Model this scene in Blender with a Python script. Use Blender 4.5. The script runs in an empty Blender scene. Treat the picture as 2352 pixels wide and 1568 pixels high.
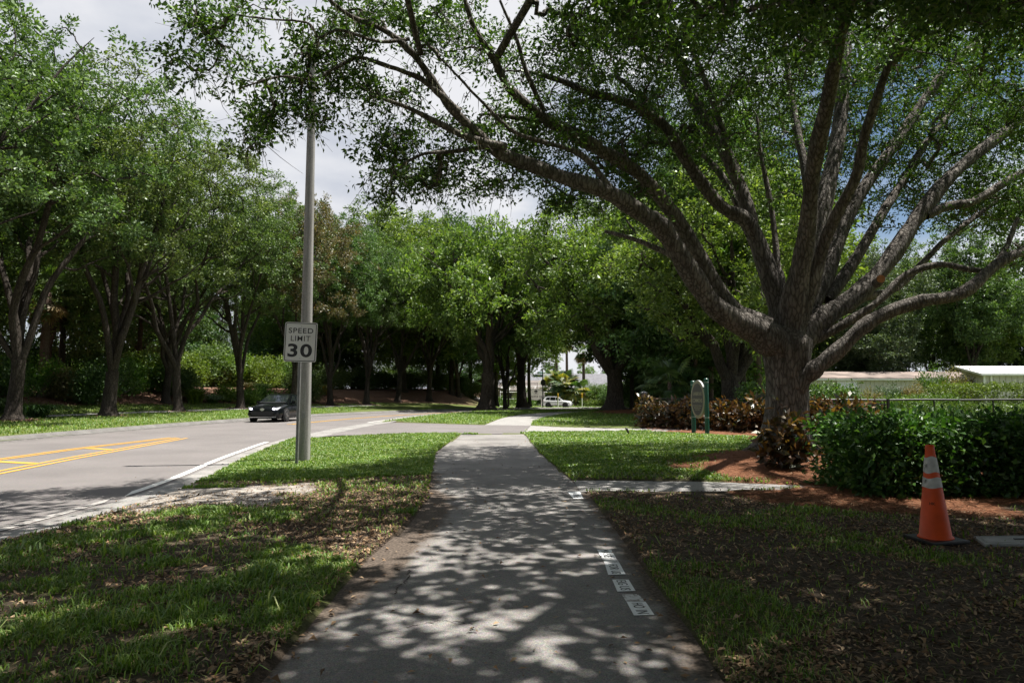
import bpy, bmesh, math, random
import numpy as np
from mathutils import Vector, Matrix
R = math.radians
scene = bpy.context.scene
COL = scene.collection

# ------------------------------------------------------------------ camera
CAM_H, FPX, PITCH = 1.42, 1568.0, R(4.41)
cam_d = bpy.data.cameras.new('camera'); cam = bpy.data.objects.new('camera', cam_d); COL.objects.link(cam)
cam.location = (0, 0, CAM_H); cam.rotation_euler = (R(90) + PITCH, 0, 0)
cam_d.sensor_width = 36; cam_d.lens = 24; cam_d.clip_end = 2000; cam_d.clip_start = 0.05
scene.camera = cam
# ------------------------------------------------------------------ world: Nishita sky behind broken cloud
SUN_EL = R(70)
world = bpy.data.worlds.new('World'); scene.world = world; world.use_nodes = True
nt = world.node_tree; nt.nodes.clear(); N = nt.nodes.new; L = nt.links.new
sky = N('ShaderNodeTexSky'); sky.sky_type = 'NISHITA'; sky.sun_disc = False
sky.sun_elevation = SUN_EL; sky.sun_rotation = R(90); sky.air_density = 1.0; sky.dust_density = 0.15
bg = N('ShaderNodeBackground'); bg.inputs['Strength'].default_value = 0.05
L(sky.outputs[0], bg.inputs['Color'])
tc = N('ShaderNodeTexCoord')
mp = N('ShaderNodeMapping'); mp.inputs['Scale'].default_value = (1.0, 1.0, 2.2); mp.inputs['Location'].default_value = (1.4, 5.7, 7.8)
L(tc.outputs['Generated'], mp.inputs[0])
n1 = N('ShaderNodeTexNoise'); n1.inputs['Scale'].default_value = 1.9; n1.inputs['Detail'].default_value = 9; n1.inputs['Roughness'].default_value = 0.52
n2 = N('ShaderNodeTexNoise'); n2.inputs['Scale'].default_value = 3.4; n2.inputs['Detail'].default_value = 7; n2.inputs['Roughness'].default_value = 0.5
L(mp.outputs[0], n1.inputs[0]); L(mp.outputs[0], n2.inputs[0])
cov = N('ShaderNodeValToRGB'); cov.color_ramp.elements[0].position = 0.37; cov.color_ramp.elements[1].position = 0.52
L(n1.outputs[0], cov.inputs[0])
ccol = N('ShaderNodeValToRGB'); e = ccol.color_ramp.elements
e[0].position = 0.34; e[0].color = (0.58, 0.63, 0.74, 1); e[1].position = 0.56; e[1].color = (0.95, 0.96, 1.0, 1)
L(n2.outputs[0], ccol.inputs[0])
bgc = N('ShaderNodeBackground'); bgc.inputs['Strength'].default_value = 0.45; L(ccol.outputs[0], bgc.inputs['Color'])
mx = N('ShaderNodeMixShader'); L(cov.outputs[0], mx.inputs[0]); L(bg.outputs[0], mx.inputs[1]); L(bgc.outputs[0], mx.inputs[2])
wo = N('ShaderNodeOutputWorld'); L(mx.outputs[0], wo.inputs[0])
# ------------------------------------------------------------------ sun
sd = bpy.data.lights.new('sun', 'SUN'); sun = bpy.data.objects.new('sun', sd); COL.objects.link(sun)
sd.energy = 5.0; sd.angle = R(0.53); sd.color = (1.0, 0.955, 0.88); sun.rotation_euler = (R(-3), math.pi/2 - SUN_EL, 0)
# ------------------------------------------------------------------ exposure
vs = scene.view_settings; vs.view_transform = 'Standard'; vs.look = 'None'; vs.exposure = 1.0; vs.gamma = 1.0; vs.use_curve_mapping = False
scene.cycles.max_bounces = 6; scene.cycles.diffuse_bounces = 3; scene.cycles.glossy_bounces = 2
scene.cycles.transmission_bounces = 4; scene.cycles.transparent_max_bounces = 4
scene.cycles.caustics_reflective = False; scene.cycles.caustics_refractive = False
scene.cycles.sample_clamp_indirect = 6; scene.cycles.use_denoising = True

# ================================================================== helpers
def P(px, py, d):
    """Point of the place that the survey photo shows at (px, py), d metres down the road."""
    a, u = (px - 1176) / FPX, (784 - py) / FPX
    y, z = math.cos(PITCH) - u * math.sin(PITCH), math.sin(PITCH) + u * math.cos(PITCH)
    k = d / y
    return np.array((a * k, d, CAM_H + z * k))
def G(px, py):
    a, u = (px - 1176) / FPX, (784 - py) / FPX
    y, z = math.cos(PITCH) - u * math.sin(PITCH), math.sin(PITCH) + u * math.cos(PITCH)
    k = -CAM_H / z
    return (a * k, y * k)
def tag(o, label, cat, group=None):
    o['label'] = label; o['category'] = cat
    if group: o['group'] = group
    return o
def thing(name, label, cat, loc=(0, 0, 0), rz=0, group=None):
    o = bpy.data.objects.new(name, None); COL.objects.link(o)
    o.location = loc; o.rotation_euler = (0, 0, rz); o.empty_display_size = .2
    return tag(o, label, cat, group)
def link(name, me, parent=None, mats=()):
    o = bpy.data.objects.new(name, me); COL.objects.link(o)
    for m in mats: me.materials.append(m)
    if parent is not None: o.parent = parent
    return o
def kind(o, k): o['kind'] = k; return o
def copy_tree(root, loc, rz, scale=1.0, label=None, mats=None):
    r = root.copy(); COL.objects.link(r); r.location = loc; r.rotation_euler = (0, 0, rz); r.scale = (scale,) * 3 if not hasattr(scale, '__len__') else scale
    if label: r['label'] = label
    for ch in [o for o in bpy.data.objects if o.parent == root]:
        c = ch.copy(); COL.objects.link(c); c.parent = r
        if mats and ch.name.split('.')[0] in mats:
            c.material_slots[0].link = 'OBJECT'; c.material_slots[0].material = mats[ch.name.split('.')[0]]
    return r
def mesh_np(name, V, F, smooth=False, attrs=None):
    """V (n,3), F (m,k) with k = 3 or 4."""
    me = bpy.data.meshes.new(name); V = np.asarray(V, np.float32); F = np.asarray(F, np.int32)
    me.vertices.add(len(V)); me.vertices.foreach_set('co', V.ravel())
    k = F.shape[1]; me.loops.add(F.size); me.loops.foreach_set('vertex_index', F.ravel())
    me.polygons.add(len(F)); me.polygons.foreach_set('loop_start', np.arange(0, F.size, k, dtype=np.int32))
    me.polygons.foreach_set('loop_total', np.full(len(F), k, np.int32))
    if smooth: me.polygons.foreach_set('use_smooth', np.ones(len(F), bool))
    me.update(calc_edges=True); me.validate()
    for an, v in (attrs or {}).items():
        a = me.attributes.new(an, 'FLOAT', 'POINT'); a.data.foreach_set('value', np.asarray(v, np.float32))
    return me
class MB:
    """collects boxes, prisms, lathes in one bmesh"""
    def __init__(s): s.bm = bmesh.new()
    def box(s, c, d, rot=None, taper=None):
        M = Matrix.Translation(c) @ (rot.to_4x4() if rot else Matrix.Identity(4))
        vs = []
        for z in (-.5, .5):
            t = taper if (taper and z > 0) else 1
            for x, y in ((-.5, -.5), (.5, -.5), (.5, .5), (-.5, .5)):
                vs.append(s.bm.verts.new(M @ Vector((x*d[0]*t, y*d[1]*t, z*d[2]))))
        for f in ((3,2,1,0), (4,5,6,7), (0,1,5,4), (1,2,6,5), (2,3,7,6), (3,0,4,7)): s.bm.faces.new([vs[i] for i in f])
        return s
    def lathe(s, prof, n=16, axis='z', c=(0,0,0), sx=1, sy=1):
        rings = []
        for r, h in prof:
            ring = []
            for k in range(n):
                a = 2*math.pi*k/n; x, y = r*math.cos(a)*sx, r*math.sin(a)*sy
                p = (x, y, h) if axis == 'z' else ((h, x, y) if axis == 'x' else (x, h, y))
                ring.append(s.bm.verts.new(Vector(p) + Vector(c)))
            rings.append(ring)
        for a, b in zip(rings, rings[1:]):
            for k in range(n): s.bm.faces.new((a[k], a[(k+1)%n], b[(k+1)%n], b[k]))
        for ring in (rings[0], rings[-1]):
            try: s.bm.faces.new(ring)
            except Exception: pass
        return s
    def poly(s, pts, thick=None):
        """planar polygon, optionally extruded by the vector thick"""
        a = [s.bm.verts.new(p) for p in pts]; f = s.bm.faces.new(a)
        if thick is not None:
            b = [s.bm.verts.new(Vector(p) + Vector(thick)) for p in pts]
            s.bm.faces.new(b[::-1])
            for i in range(len(a)): s.bm.faces.new((a[i-1], a[i], b[i], b[i-1]))
        return s
    def build(s, name, mat, parent=None, smooth=False, bevel=0):
        bmesh.ops.recalc_face_normals(s.bm, faces=s.bm.faces)
        if bevel: bmesh.ops.bevel(s.bm, geom=s.bm.edges[:], offset=bevel, segments=2, affect='EDGES', profile=.6)
        me = bpy.data.meshes.new(name); s.bm.to_mesh(me); s.bm.free()
        if smooth:
            for p in me.polygons: p.use_smooth = True
        return link(name, me, parent, (mat,))
def text(name, body, size, mat, parent, loc, rot=(R(90), 0, 0), sx=1.0, bold=0.0, sp=1.0, ext=.0015, fit=None):
    cu = bpy.data.curves.new(name, 'FONT'); cu.body = body; cu.size = size; cu.align_x = 'CENTER'; cu.align_y = 'CENTER'
    cu.offset = bold; cu.extrude = ext; cu.space_character = sp; cu.resolution_u = 5; cu.materials.append(mat)
    tmp = bpy.data.objects.new(name, cu); COL.objects.link(tmp); dg = bpy.context.evaluated_depsgraph_get(); dg.update()
    me_ = bpy.data.meshes.new_from_object(tmp.evaluated_get(dg)); bpy.data.objects.remove(tmp); bpy.data.curves.remove(cu)
    if not me_.materials: me_.materials.append(mat)
    if fit:
        n = len(me_.vertices); v = np.empty(n*3, np.float32); me_.vertices.foreach_get('co', v); v = v.reshape(-1, 3); lo, hi = v.min(0), v.max(0)
        v[:, 0] = (v[:, 0]-(lo[0]+hi[0])/2)*fit[0]/(hi[0]-lo[0]); v[:, 1] = (v[:, 1]-(lo[1]+hi[1])/2)*fit[1]/(hi[1]-lo[1]); me_.vertices.foreach_set('co', v.ravel()); me_.update(); sx = 1
    o = bpy.data.objects.new(name, me_); COL.objects.link(o); o.parent = parent; o.location = loc; o.rotation_euler = rot; o.scale = (sx, 1, 1)
    return o

# ------------------------------------------------------------------ numpy noise
def vnoise(x, y, seed=0):
    x = np.asarray(x, float); y = np.asarray(y, float)
    def h(i, j): 
        v = np.sin(i*127.1 + j*311.7 + seed*74.7) * 43758.5453
        return v - np.floor(v)
    i, j = np.floor(x), np.floor(y); fx, fy = x - i, y - j
    fx, fy = fx*fx*(3-2*fx), fy*fy*(3-2*fy)
    return (h(i, j)*(1-fx) + h(i+1, j)*fx)*(1-fy) + (h(i, j+1)*(1-fx) + h(i+1, j+1)*fx)*fy
def fbm(x, y, seed=0, o=4):
    s, a, t = 0, .5, 0
    for k in range(o): s = s + a*vnoise(np.asarray(x)*2**k, np.asarray(y)*2**k, seed+k); t += a; a *= .5
    return s/t
def sstep(a, b, x):
    t = np.clip((np.asarray(x, float)-a)/(b-a), 0, 1); return t*t*(3-2*t)

# ================================================================== materials
def mat_base(name):
    m = bpy.data.materials.new(name); m.use_nodes = True; t = m.node_tree; b = t.nodes['Principled BSDF']
    return m, t, b
def flat(name, c, rough=.6, metal=0, spec=.5, coat=0, noise=0, nscale=8, bump=0):
    m, t, b = mat_base(name); N, L = t.nodes.new, t.links.new
    b.inputs['Base Color'].default_value = (*c, 1); b.inputs['Roughness'].default_value = rough; b.inputs['Metallic'].default_value = metal
    b.inputs['Specular IOR Level'].default_value = spec; b.inputs['Coat Weight'].default_value = coat
    if noise:
        co = N('ShaderNodeTexCoord'); n = N('ShaderNodeTexNoise'); n.inputs['Scale'].default_value = nscale; n.inputs['Detail'].default_value = 6
        L(co.outputs['Object'], n.inputs[0]); r = N('ShaderNodeValToRGB')
        r.color_ramp.elements[0].position = .3; r.color_ramp.elements[1].position = .72
        r.color_ramp.elements[0].color = (*[max(0, v*(1-noise)) for v in c], 1); r.color_ramp.elements[1].color = (*[v*(1+noise*.5) for v in c], 1)
        L(n.outputs[0], r.inputs[0]); L(r.outputs[0], b.inputs['Base Color'])
        if bump:
            bp = N('ShaderNodeBump'); bp.inputs['Strength'].default_value = bump; bp.inputs['Distance'].default_value = .02
            L(n.outputs[0], bp.inputs['Height']); L(bp.outputs[0], b.inputs['Normal'])
    return m
def leaf_mat(name, dark, mid, light, trans=.38, gloss=.03, rough=.5, hue=.05):
    m = bpy.data.materials.new(name); m.use_nodes = True; t = m.node_tree; t.nodes.clear(); N, L = t.nodes.new, t.links.new
    g = N('ShaderNodeNewGeometry'); r = N('ShaderNodeValToRGB'); e = r.color_ramp.elements
    e[0].position = 0.1; e[0].color = (*dark, 1); e[1].position = .97; e[1].color = (*light, 1)
    k = e.new(.6); k.color = (*mid, 1)
    L(g.outputs['Random Per Island'], r.inputs[0])
    oi = N('ShaderNodeObjectInfo'); hs = N('ShaderNodeHueSaturation')
    co = N('ShaderNodeTexCoord'); nz = N('ShaderNodeTexNoise'); nz.inputs['Scale'].default_value = .55; nz.inputs['Detail'].default_value = 2
    L(co.outputs['Object'], nz.inputs[0])
    a = N('ShaderNodeMath'); a.operation = 'MULTIPLY_ADD'; a.inputs[1].default_value = hue; a.inputs[2].default_value = .5 - hue/2
    L(oi.outputs['Random'], a.inputs[0]); L(a.outputs[0], hs.inputs['Hue'])
    v = N('ShaderNodeMath'); v.operation = 'MULTIPLY_ADD'; v.inputs[1].default_value = 1.1; v.inputs[2].default_value = .45
    L(nz.outputs[0], v.inputs[0]); L(v.outputs[0], hs.inputs['Value']); L(r.outputs[0], hs.inputs['Color'])
    d = N('ShaderNodeBsdfDiffuse'); tr = N('ShaderNodeBsdfTranslucent'); gl = N('ShaderNodeBsdfGlossy'); gl.inputs['Roughness'].default_value = rough
    gl.inputs['Color'].default_value = (.9, .95, .9, 1)
    L(hs.outputs[0], d.inputs[0]); mt = N('ShaderNodeMixRGB'); mt.blend_type = 'MULTIPLY'; mt.inputs[0].default_value = 1; mt.inputs[2].default_value = (1.35, 1.5, .55, 1)
    L(hs.outputs[0], mt.inputs[1]); L(mt.outputs[0], tr.inputs[0])
    m1 = N('ShaderNodeMixShader'); m1.inputs[0].default_value = trans; L(d.outputs[0], m1.inputs[1]); L(tr.outputs[0], m1.inputs[2])
    fr = N('ShaderNodeLayerWeight'); fr.inputs[0].default_value = .25
    fm = N('ShaderNodeMath'); fm.operation = 'MULTIPLY_ADD'; fm.inputs[1].default_value = .05; fm.inputs[2].default_value = gloss
    L(fr.outputs['Fresnel'], fm.inputs[0])
    m2 = N('ShaderNodeMixShader'); L(fm.outputs[0], m2.inputs[0]); L(m1.outputs[0], m2.inputs[1]); L(gl.outputs[0], m2.inputs[2])
    o = N('ShaderNodeOutputMaterial'); L(m2.outputs[0], o.inputs[0]); return m
def bark_mat(name, dark, light, vs=9, zs=1.6, bump=.7):
    m, t, b = mat_base(name); N, L = t.nodes.new, t.links.new
    co = N('ShaderNodeTexCoord'); mp = N('ShaderNodeMapping'); mp.inputs['Scale'].default_value = (1, 1, .28); L(co.outputs['Object'], mp.inputs[0])
    vo = N('ShaderNodeTexVoronoi'); vo.inputs['Scale'].default_value = vs*2.2; vo.feature = 'DISTANCE_TO_EDGE'; 
    nz = N('ShaderNodeTexNoise'); nz.inputs['Scale'].default_value = vs; nz.inputs['Detail'].default_value = 7; nz.inputs['Roughness'].default_value = .65
    L(mp.outputs[0], nz.inputs[0])
    mixv = N('ShaderNodeMixRGB'); mixv.inputs[0].default_value = .12; L(mp.outputs[0], mixv.inputs[1]); L(nz.outputs['Color'], mixv.inputs[2]); L(mixv.outputs[0], vo.inputs[0])
    n2 = N('ShaderNodeTexNoise'); n2.inputs['Scale'].default_value = zs; n2.inputs['Detail'].default_value = 5; L(co.outputs['Object'], n2.inputs[0])
    r = N('ShaderNodeValToRGB'); r.color_ramp.elements[0].position = .25; r.color_ramp.elements[1].position = .75
    r.color_ramp.elements[0].color = (*dark, 1); r.color_ramp.elements[1].color = (*light, 1)
    ad = N('ShaderNodeMath'); ad.operation = 'MULTIPLY_ADD'; ad.inputs[1].default_value = .55; L(nz.outputs[0], ad.inputs[0])
    a2 = N('ShaderNodeMath'); a2.operation = 'MULTIPLY'; a2.inputs[1].default_value = .5; L(n2.outputs[0], a2.inputs[0]); L(a2.outputs[0], ad.inputs[2])
    L(ad.outputs[0], r.inputs[0])
    cr = N('ShaderNodeValToRGB'); cr.color_ramp.elements[0].position = .0; cr.color_ramp.elements[1].position = .16; cr.color_ramp.elements[0].color = (.35, .33, .32, 1); L(vo.outputs['Distance'], cr.inputs[0])
    mc = N('ShaderNodeMixRGB'); mc.blend_type = 'MULTIPLY'; mc.inputs[0].default_value = .9; L(r.outputs[0], mc.inputs[1]); L(cr.outputs[0], mc.inputs[2])
    L(mc.outputs[0], b.inputs['Base Color']); b.inputs['Roughness'].default_value = .9; b.inputs['Specular IOR Level'].default_value = .2
    hm = N('ShaderNodeMath'); hm.operation = 'MINIMUM'; hm.inputs[1].default_value = .25; L(vo.outputs['Distance'], hm.inputs[0])
    ha = N('ShaderNodeMath'); ha.operation = 'MULTIPLY_ADD'; ha.inputs[1].default_value = 2.4; L(hm.outputs[0], ha.inputs[0]); L(nz.outputs[0], ha.inputs[2])
    bp = N('ShaderNodeBump'); bp.inputs['Strength'].default_value = bump; bp.inputs['Distance'].default_value = .05
    L(ha.outputs[0], bp.inputs['Height']); L(bp.outputs[0], b.inputs['Normal']); return m
def paving_mat(name, c, c2, fine=180, blotch=.5, rough=.9, stain=.35):
    m, t, b = mat_base(name); N, L = t.nodes.new, t.links.new
    co = N('ShaderNodeTexCoord')
    f = N('ShaderNodeTexNoise'); f.inputs['Scale'].default_value = fine; f.inputs['Detail'].default_value = 3; L(co.outputs['Object'], f.inputs[0])
    l = N('ShaderNodeTexNoise'); l.inputs['Scale'].default_value = blotch; l.inputs['Detail'].default_value = 7; l.inputs['Roughness'].default_value = .62; L(co.outputs['Object'], l.inputs[0])
    vo = N('ShaderNodeTexVoronoi'); vo.inputs['Scale'].default_value = fine*.55; L(co.outputs['Object'], vo.inputs[0])
    r = N('ShaderNodeValToRGB'); r.color_ramp.elements[0].position = .3; r.color_ramp.elements[1].position = .7
    r.color_ramp.elements[0].color = (*c2, 1); r.color_ramp.elements[1].color = (*c, 1); L(l.outputs[0], r.inputs[0])
    m1 = N('ShaderNodeMixRGB'); m1.blend_type = 'MULTIPLY'; m1.inputs[0].default_value = .55; L(r.outputs[0], m1.inputs[1])
    r2 = N('ShaderNodeValToRGB'); r2.color_ramp.elements[0].position = .34; r2.color_ramp.elements[1].position = .6
    r2.color_ramp.elements[0].color = (.35, .35, .36, 1); r2.color_ramp.elements[1].color = (1.3, 1.28, 1.25, 1); L(f.outputs[0], r2.inputs[0]); L(r2.outputs[0], m1.inputs[2])
    m2 = N('ShaderNodeMixRGB'); m2.blend_type = 'MULTIPLY'; m2.inputs[0].default_value = stain; L(m1.outputs[0], m2.inputs[1]); L(vo.outputs['Color'], m2.inputs[2])
    hs = N('ShaderNodeHueSaturation'); hs.inputs['Saturation'].default_value = .45; hs.inputs['Value'].default_value = 1.12; L(m2.outputs[0], hs.inputs['Color'])
    L(hs.outputs[0], b.inputs['Base Color']); b.inputs['Roughness'].default_value = rough; b.inputs['Specular IOR Level'].default_value = .25
    bp = N('ShaderNodeBump'); bp.inputs['Strength'].default_value = .35; bp.inputs['Distance'].default_value = .006
    L(f.outputs[0], bp.inputs['Height']); L(bp.outputs[0], b.inputs['Normal']); return m
def add_edge_dirt(m, soil=(.10, .078, .062)):
    t = m.node_tree; N, L = t.nodes.new, t.links.new; b = t.nodes['Principled BSDF']
    src = b.inputs['Base Color'].links[0].from_socket
    a = N('ShaderNodeAttribute'); a.attribute_name = 'edge'
    co = N('ShaderNodeTexCoord'); n = N('ShaderNodeTexNoise'); n.inputs['Scale'].default_value = 1.4; n.inputs['Detail'].default_value = 9; n.inputs['Roughness'].default_value = .68
    L(co.outputs['Object'], n.inputs[0])
    s1 = N('ShaderNodeMath'); s1.operation = 'MULTIPLY_ADD'; s1.inputs[1].default_value = 1.5; s1.inputs[2].default_value = -.75; L(n.outputs[0], s1.inputs[0])
    s2 = N('ShaderNodeMath'); s2.operation = 'ADD'; L(a.outputs['Fac'], s2.inputs[0]); L(s1.outputs[0], s2.inputs[1])
    r = N('ShaderNodeValToRGB'); r.color_ramp.elements[0].position = .30; r.color_ramp.elements[1].position = .62; L(s2.outputs[0], r.inputs[0])
    n2 = N('ShaderNodeTexNoise'); n2.inputs['Scale'].default_value = 40; n2.inputs['Detail'].default_value = 6; L(co.outputs['Object'], n2.inputs[0])
    r2 = N('ShaderNodeValToRGB'); r2.color_ramp.elements[0].position = .35; r2.color_ramp.elements[1].position = .7; r2.color_ramp.elements[0].color = (*[v*.45 for v in soil], 1); r2.color_ramp.elements[1].color = (*[v*1.6 for v in soil], 1); L(n2.outputs[0], r2.inputs[0])
    x = N('ShaderNodeMixRGB'); L(r.outputs[0], x.inputs[0]); L(src, x.inputs[1]); L(r2.outputs[0], x.inputs[2]); L(x.outputs[0], b.inputs['Base Color'])
def paint_mat(name, c, wear=.42, scale=14, under=(.2, .18, .17)):
    m, t, b = mat_base(name); N, L = t.nodes.new, t.links.new
    co = N('ShaderNodeTexCoord'); n = N('ShaderNodeTexNoise'); n.inputs['Scale'].default_value = scale; n.inputs['Detail'].default_value = 8; n.inputs['Roughness'].default_value = .7
    L(co.outputs['Object'], n.inputs[0]); r = N('ShaderNodeValToRGB'); r.color_ramp.elements[0].position = wear-.08; r.color_ramp.elements[1].position = wear+.02
    L(n.outputs[0], r.inputs[0]); mx = N('ShaderNodeMixRGB'); mx.inputs[1].default_value = (*under, 1); mx.inputs[2].default_value = (*c, 1)
    L(r.outputs[0], mx.inputs[0]); L(mx.outputs[0], b.inputs['Base Color']); b.inputs['Roughness'].default_value = .7; return m
def island_mat(name, cols, rough=.8, trans=0):
    m, t, b = mat_base(name); N, L = t.nodes.new, t.links.new
    g = N('ShaderNodeNewGeometry'); r = N('ShaderNodeValToRGB'); e = r.color_ramp.elements
    for i, c in enumerate(cols):
        p = i/(len(cols)-1)
        if i == 0: e[0].position = 0; e[0].color = (*c, 1)
        elif i == len(cols)-1: e[-1].position = 1; e[-1].color = (*c, 1)
        else: k = e.new(p); k.color = (*c, 1)
    L(g.outputs['Random Per Island'], r.inputs[0]); L(r.outputs[0], b.inputs['Base Color']); b.inputs['Roughness'].default_value = rough
    b.inputs['Specular IOR Level'].default_value = .3; return m

M = {}
M['leaf_hero'] = leaf_mat('live_oak_leaves', (.036, .075, .013), (.072, .135, .022), (.15, .23, .04), trans=.2, gloss=.025, rough=.5)
M['leaf_row'] = leaf_mat('street_oak_leaves', (.050, .090, .025), (.097, .160, .042), (.18, .25, .08), trans=.3, gloss=.03)
M['leaf_brown'] = leaf_mat('bronze_oak_leaves', (.075, .08, .03), (.13, .125, .045), (.22, .15, .06), trans=.3, gloss=.05)
M['leaf_bright'] = leaf_mat('spring_oak_leaves', (.068, .132, .026), (.115, .195, .04), (.205, .285, .07), trans=.4)
M['leaf_yellow'] = leaf_mat('yellow_green_leaves', (.075, .13, .02), (.13, .19, .032), (.21, .25, .05), trans=.4)
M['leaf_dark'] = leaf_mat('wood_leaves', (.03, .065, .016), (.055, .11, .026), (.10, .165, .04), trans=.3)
M['leaf_grey'] = leaf_mat('grey_green_leaves', (.04, .07, .03), (.07, .11, .048), (.12, .16, .08), trans=.28)
M['leaf_shrub'] = leaf_mat('shrub_leaves', (.06, .12, .014), (.11, .20, .02), (.18, .27, .035), trans=.35)
M['leaf_hedge'] = leaf_mat('hedge_leaves', (.028, .068, .012), (.06, .125, .02), (.14, .22, .05), trans=.3, gloss=.035, rough=.45)
M['leaf_clip'] = leaf_mat('clipped_hedge_leaves', (.05, .10, .014), (.085, .15, .02), (.14, .21, .04), trans=.3)
M['leaf_croton'] = leaf_mat('croton_leaves', (.028, .03, .012), (.085, .035, .018), (.20, .11, .028), trans=.3, gloss=.05, rough=.4, hue=.02)
M['leaf_scrub'] = leaf_mat('scrub_leaves', (.12, .12, .05), (.20, .18, .08), (.27, .2, .10), trans=.3)
M['leaf_palm'] = leaf_mat('palm_fronds', (.035, .075, .02), (.07, .13, .03), (.13, .19, .05), trans=.3, gloss=.07)
M['leaf_palm_y'] = leaf_mat('yellowing_palm_fronds', (.14, .18, .025), (.27, .26, .04), (.42, .33, .06), trans=.35, gloss=.07)
M['leaf_dry'] = leaf_mat('dry_fronds', (.16, .10, .05), (.25, .17, .08), (.36, .27, .13), trans=.2)
M['bark'] = bark_mat('oak_bark', (.028, .023, .019), (.33, .30, .27), 7, 1.4, 1.0)
M['bark_row'] = bark_mat('street_oak_bark', (.024, .019, .016), (.11, .093, .078), 8, 1.2, .8)
M['bark_pine'] = bark_mat('pine_bark', (.11, .07, .055), (.27, .20, .17), 12, 2, .6)
M['twig'] = flat('twig_bark', (.15, .13, .11), .9)
M['asphalt'] = paving_mat('road_asphalt', (.215, .178, .168), (.16, .134, .127), 170, .45)
M['path'] = paving_mat('path_asphalt', (.30, .268, .24), (.165, .147, .13), 120, .9); add_edge_dirt(M['path'])
M['concrete'] = paving_mat('concrete', (.31, .292, .268), (.23, .215, .198), 90, 1.2, stain=.2)
M['gutter'] = paving_mat('gutter_concrete', (.36, .335, .305), (.17, .155, .14), 80, 1.6, stain=.25)
M['yellow'] = paint_mat('yellow_road_paint', (.58, .32, .05), .40, 20)
M['white_line'] = paint_mat('white_road_paint', (.72, .71, .68), .36, 16)
M['stencil_white'] = paint_mat('white_path_paint', (.80, .81, .82), .30, 22)
M['black_letter'] = flat('black_lettering', (.012, .012, .014), .5)
M['grass'] = None
def grass_mat(name, a, b_, c, d):
    m = leaf_mat(name, a, b_, c, trans=.35, gloss=.02, rough=.6, hue=.0); return m
M['grass'] = grass_mat('lawn_blades', (.08, .155, .02), (.145, .25, .036), (.29, .33, .095), None)
M['litter'] = island_mat('fallen_leaves', [(.07, .04, .022), (.16, .095, .05), (.28, .17, .09), (.40, .29, .18), (.10, .06, .035)], .8)
M['straw'] = island_mat('pine_straw', [(.14, .055, .028), (.25, .10, .045), (.34, .16, .08)], .85)
M['chips'] = island_mat('bark_chips', [(.10, .05, .032), (.20, .11, .075), (.30, .19, .135)], .9)

# ================================================================== layout of the place (metres)
def pts(*l): return np.array([G(*q) for q in l])
ROAD_R = np.vstack([[(-4.7, -8), (-4.75, 3)], pts((0, 1252), (211, 1193), (312, 1162), (422, 1123), (484, 1096), (558, 1056), (660, 1013)),
                    [(-6.9, 24), (-7.0, 28), (-6.85, 32), (-6.5, 36), (-5.9, 42), (-5.0, 48), (-3.2, 55), (0, 60), (4, 63.5), (10, 66.5), (22, 69), (60, 72)]])
ROAD_L = np.array([(-15.6, -8), (-15.6, 12), (-15.6, 20), (-15.4, 26), (-15.0, 32), (-14.2, 38), (-13.0, 44), (-10.9, 51), (-7.2, 58), (-2.0, 65), (6, 71), (20, 76), (60, 80)])
PATH_L = np.vstack([[(-1.25, -4), (-1.27, 2)], pts((605, 1543), (758, 1368), (820, 1306), (930, 1210), (983, 1150), (990, 1090), (1000, 1040), (1056, 998.5))])
PATH_R = np.vstack([[(1.1, -4), (1.1, 2)], pts((1661, 1568), (1583, 1444), (1506, 1343), (1442, 1246), (1399, 1189), (1338, 1125), (1291, 1085), (1241, 1041), (1205, 996.5))])
PATH2_L = np.array([(-1.3, 31.2), (-1.05, 35), (-.7, 39.7), (-.2, 43.5), (.55, 47.3), (2.2, 52), (6, 58), (12, 61)])
PATH2_R = np.array([(.85, 31.0), (1.05, 35), (1.55, 38.4), (2.2, 42.8), (3.1, 46.5), (4.6, 50.5), (7.5, 55.5), (13, 58.7)])
DRIVE_N = np.vstack([[(-6.95, 21.9)], pts((790, 999)), [(-4.6, 23.5)], pts((940, 998.3), (1056, 998), (1202, 995.5))])      # asphalt apron, near edge
DRIVE_F = np.array([(-6.6, 34.5), (-4.9, 33.8), (-3.6, 33.2), (-2.3, 32.2), (-1.2, 31.6), (.85, 31.3)])
DRIVE2_N = np.array([(.41, 24.8), (2.4, 25.3), (4.6, 25.9), (9, 26.6), (16, 27)])
DRIVE2_F = np.array([(.85, 31.2), (2.2, 29.6), (4.9, 28.4), (9, 29.2), (16, 30)])
SIDE_N = pts((1334, 1130), (1600, 1133), (1782, 1130), (1850, 1124), (1900, 1122))
SIDE_F = pts((1318, 1103), (1600, 1106), (1690, 1109), (1837, 1115), (1900, 1117))
WALK2_N = np.array([(1.7, 36.6), (5.2, 35.6), (12, 35)]); WALK2_F = np.array([(1.7, 37.6), (5.2, 36.6), (12, 36)])
STREET_N = np.array([(-8, 101.5), (10, 100), (22, 99.5), (70, 99)]); STREET_F = np.array([(-8, 110), (10, 109), (22, 108.5), (70, 108)])
TREE = np.array((5.75, 14.5))
HEDGE = np.array([(4.35, 9.35), (4.9, 8.95), (11, 8.6), (11, 10.6), (4.8, 11.0), (4.25, 10.3)])

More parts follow.
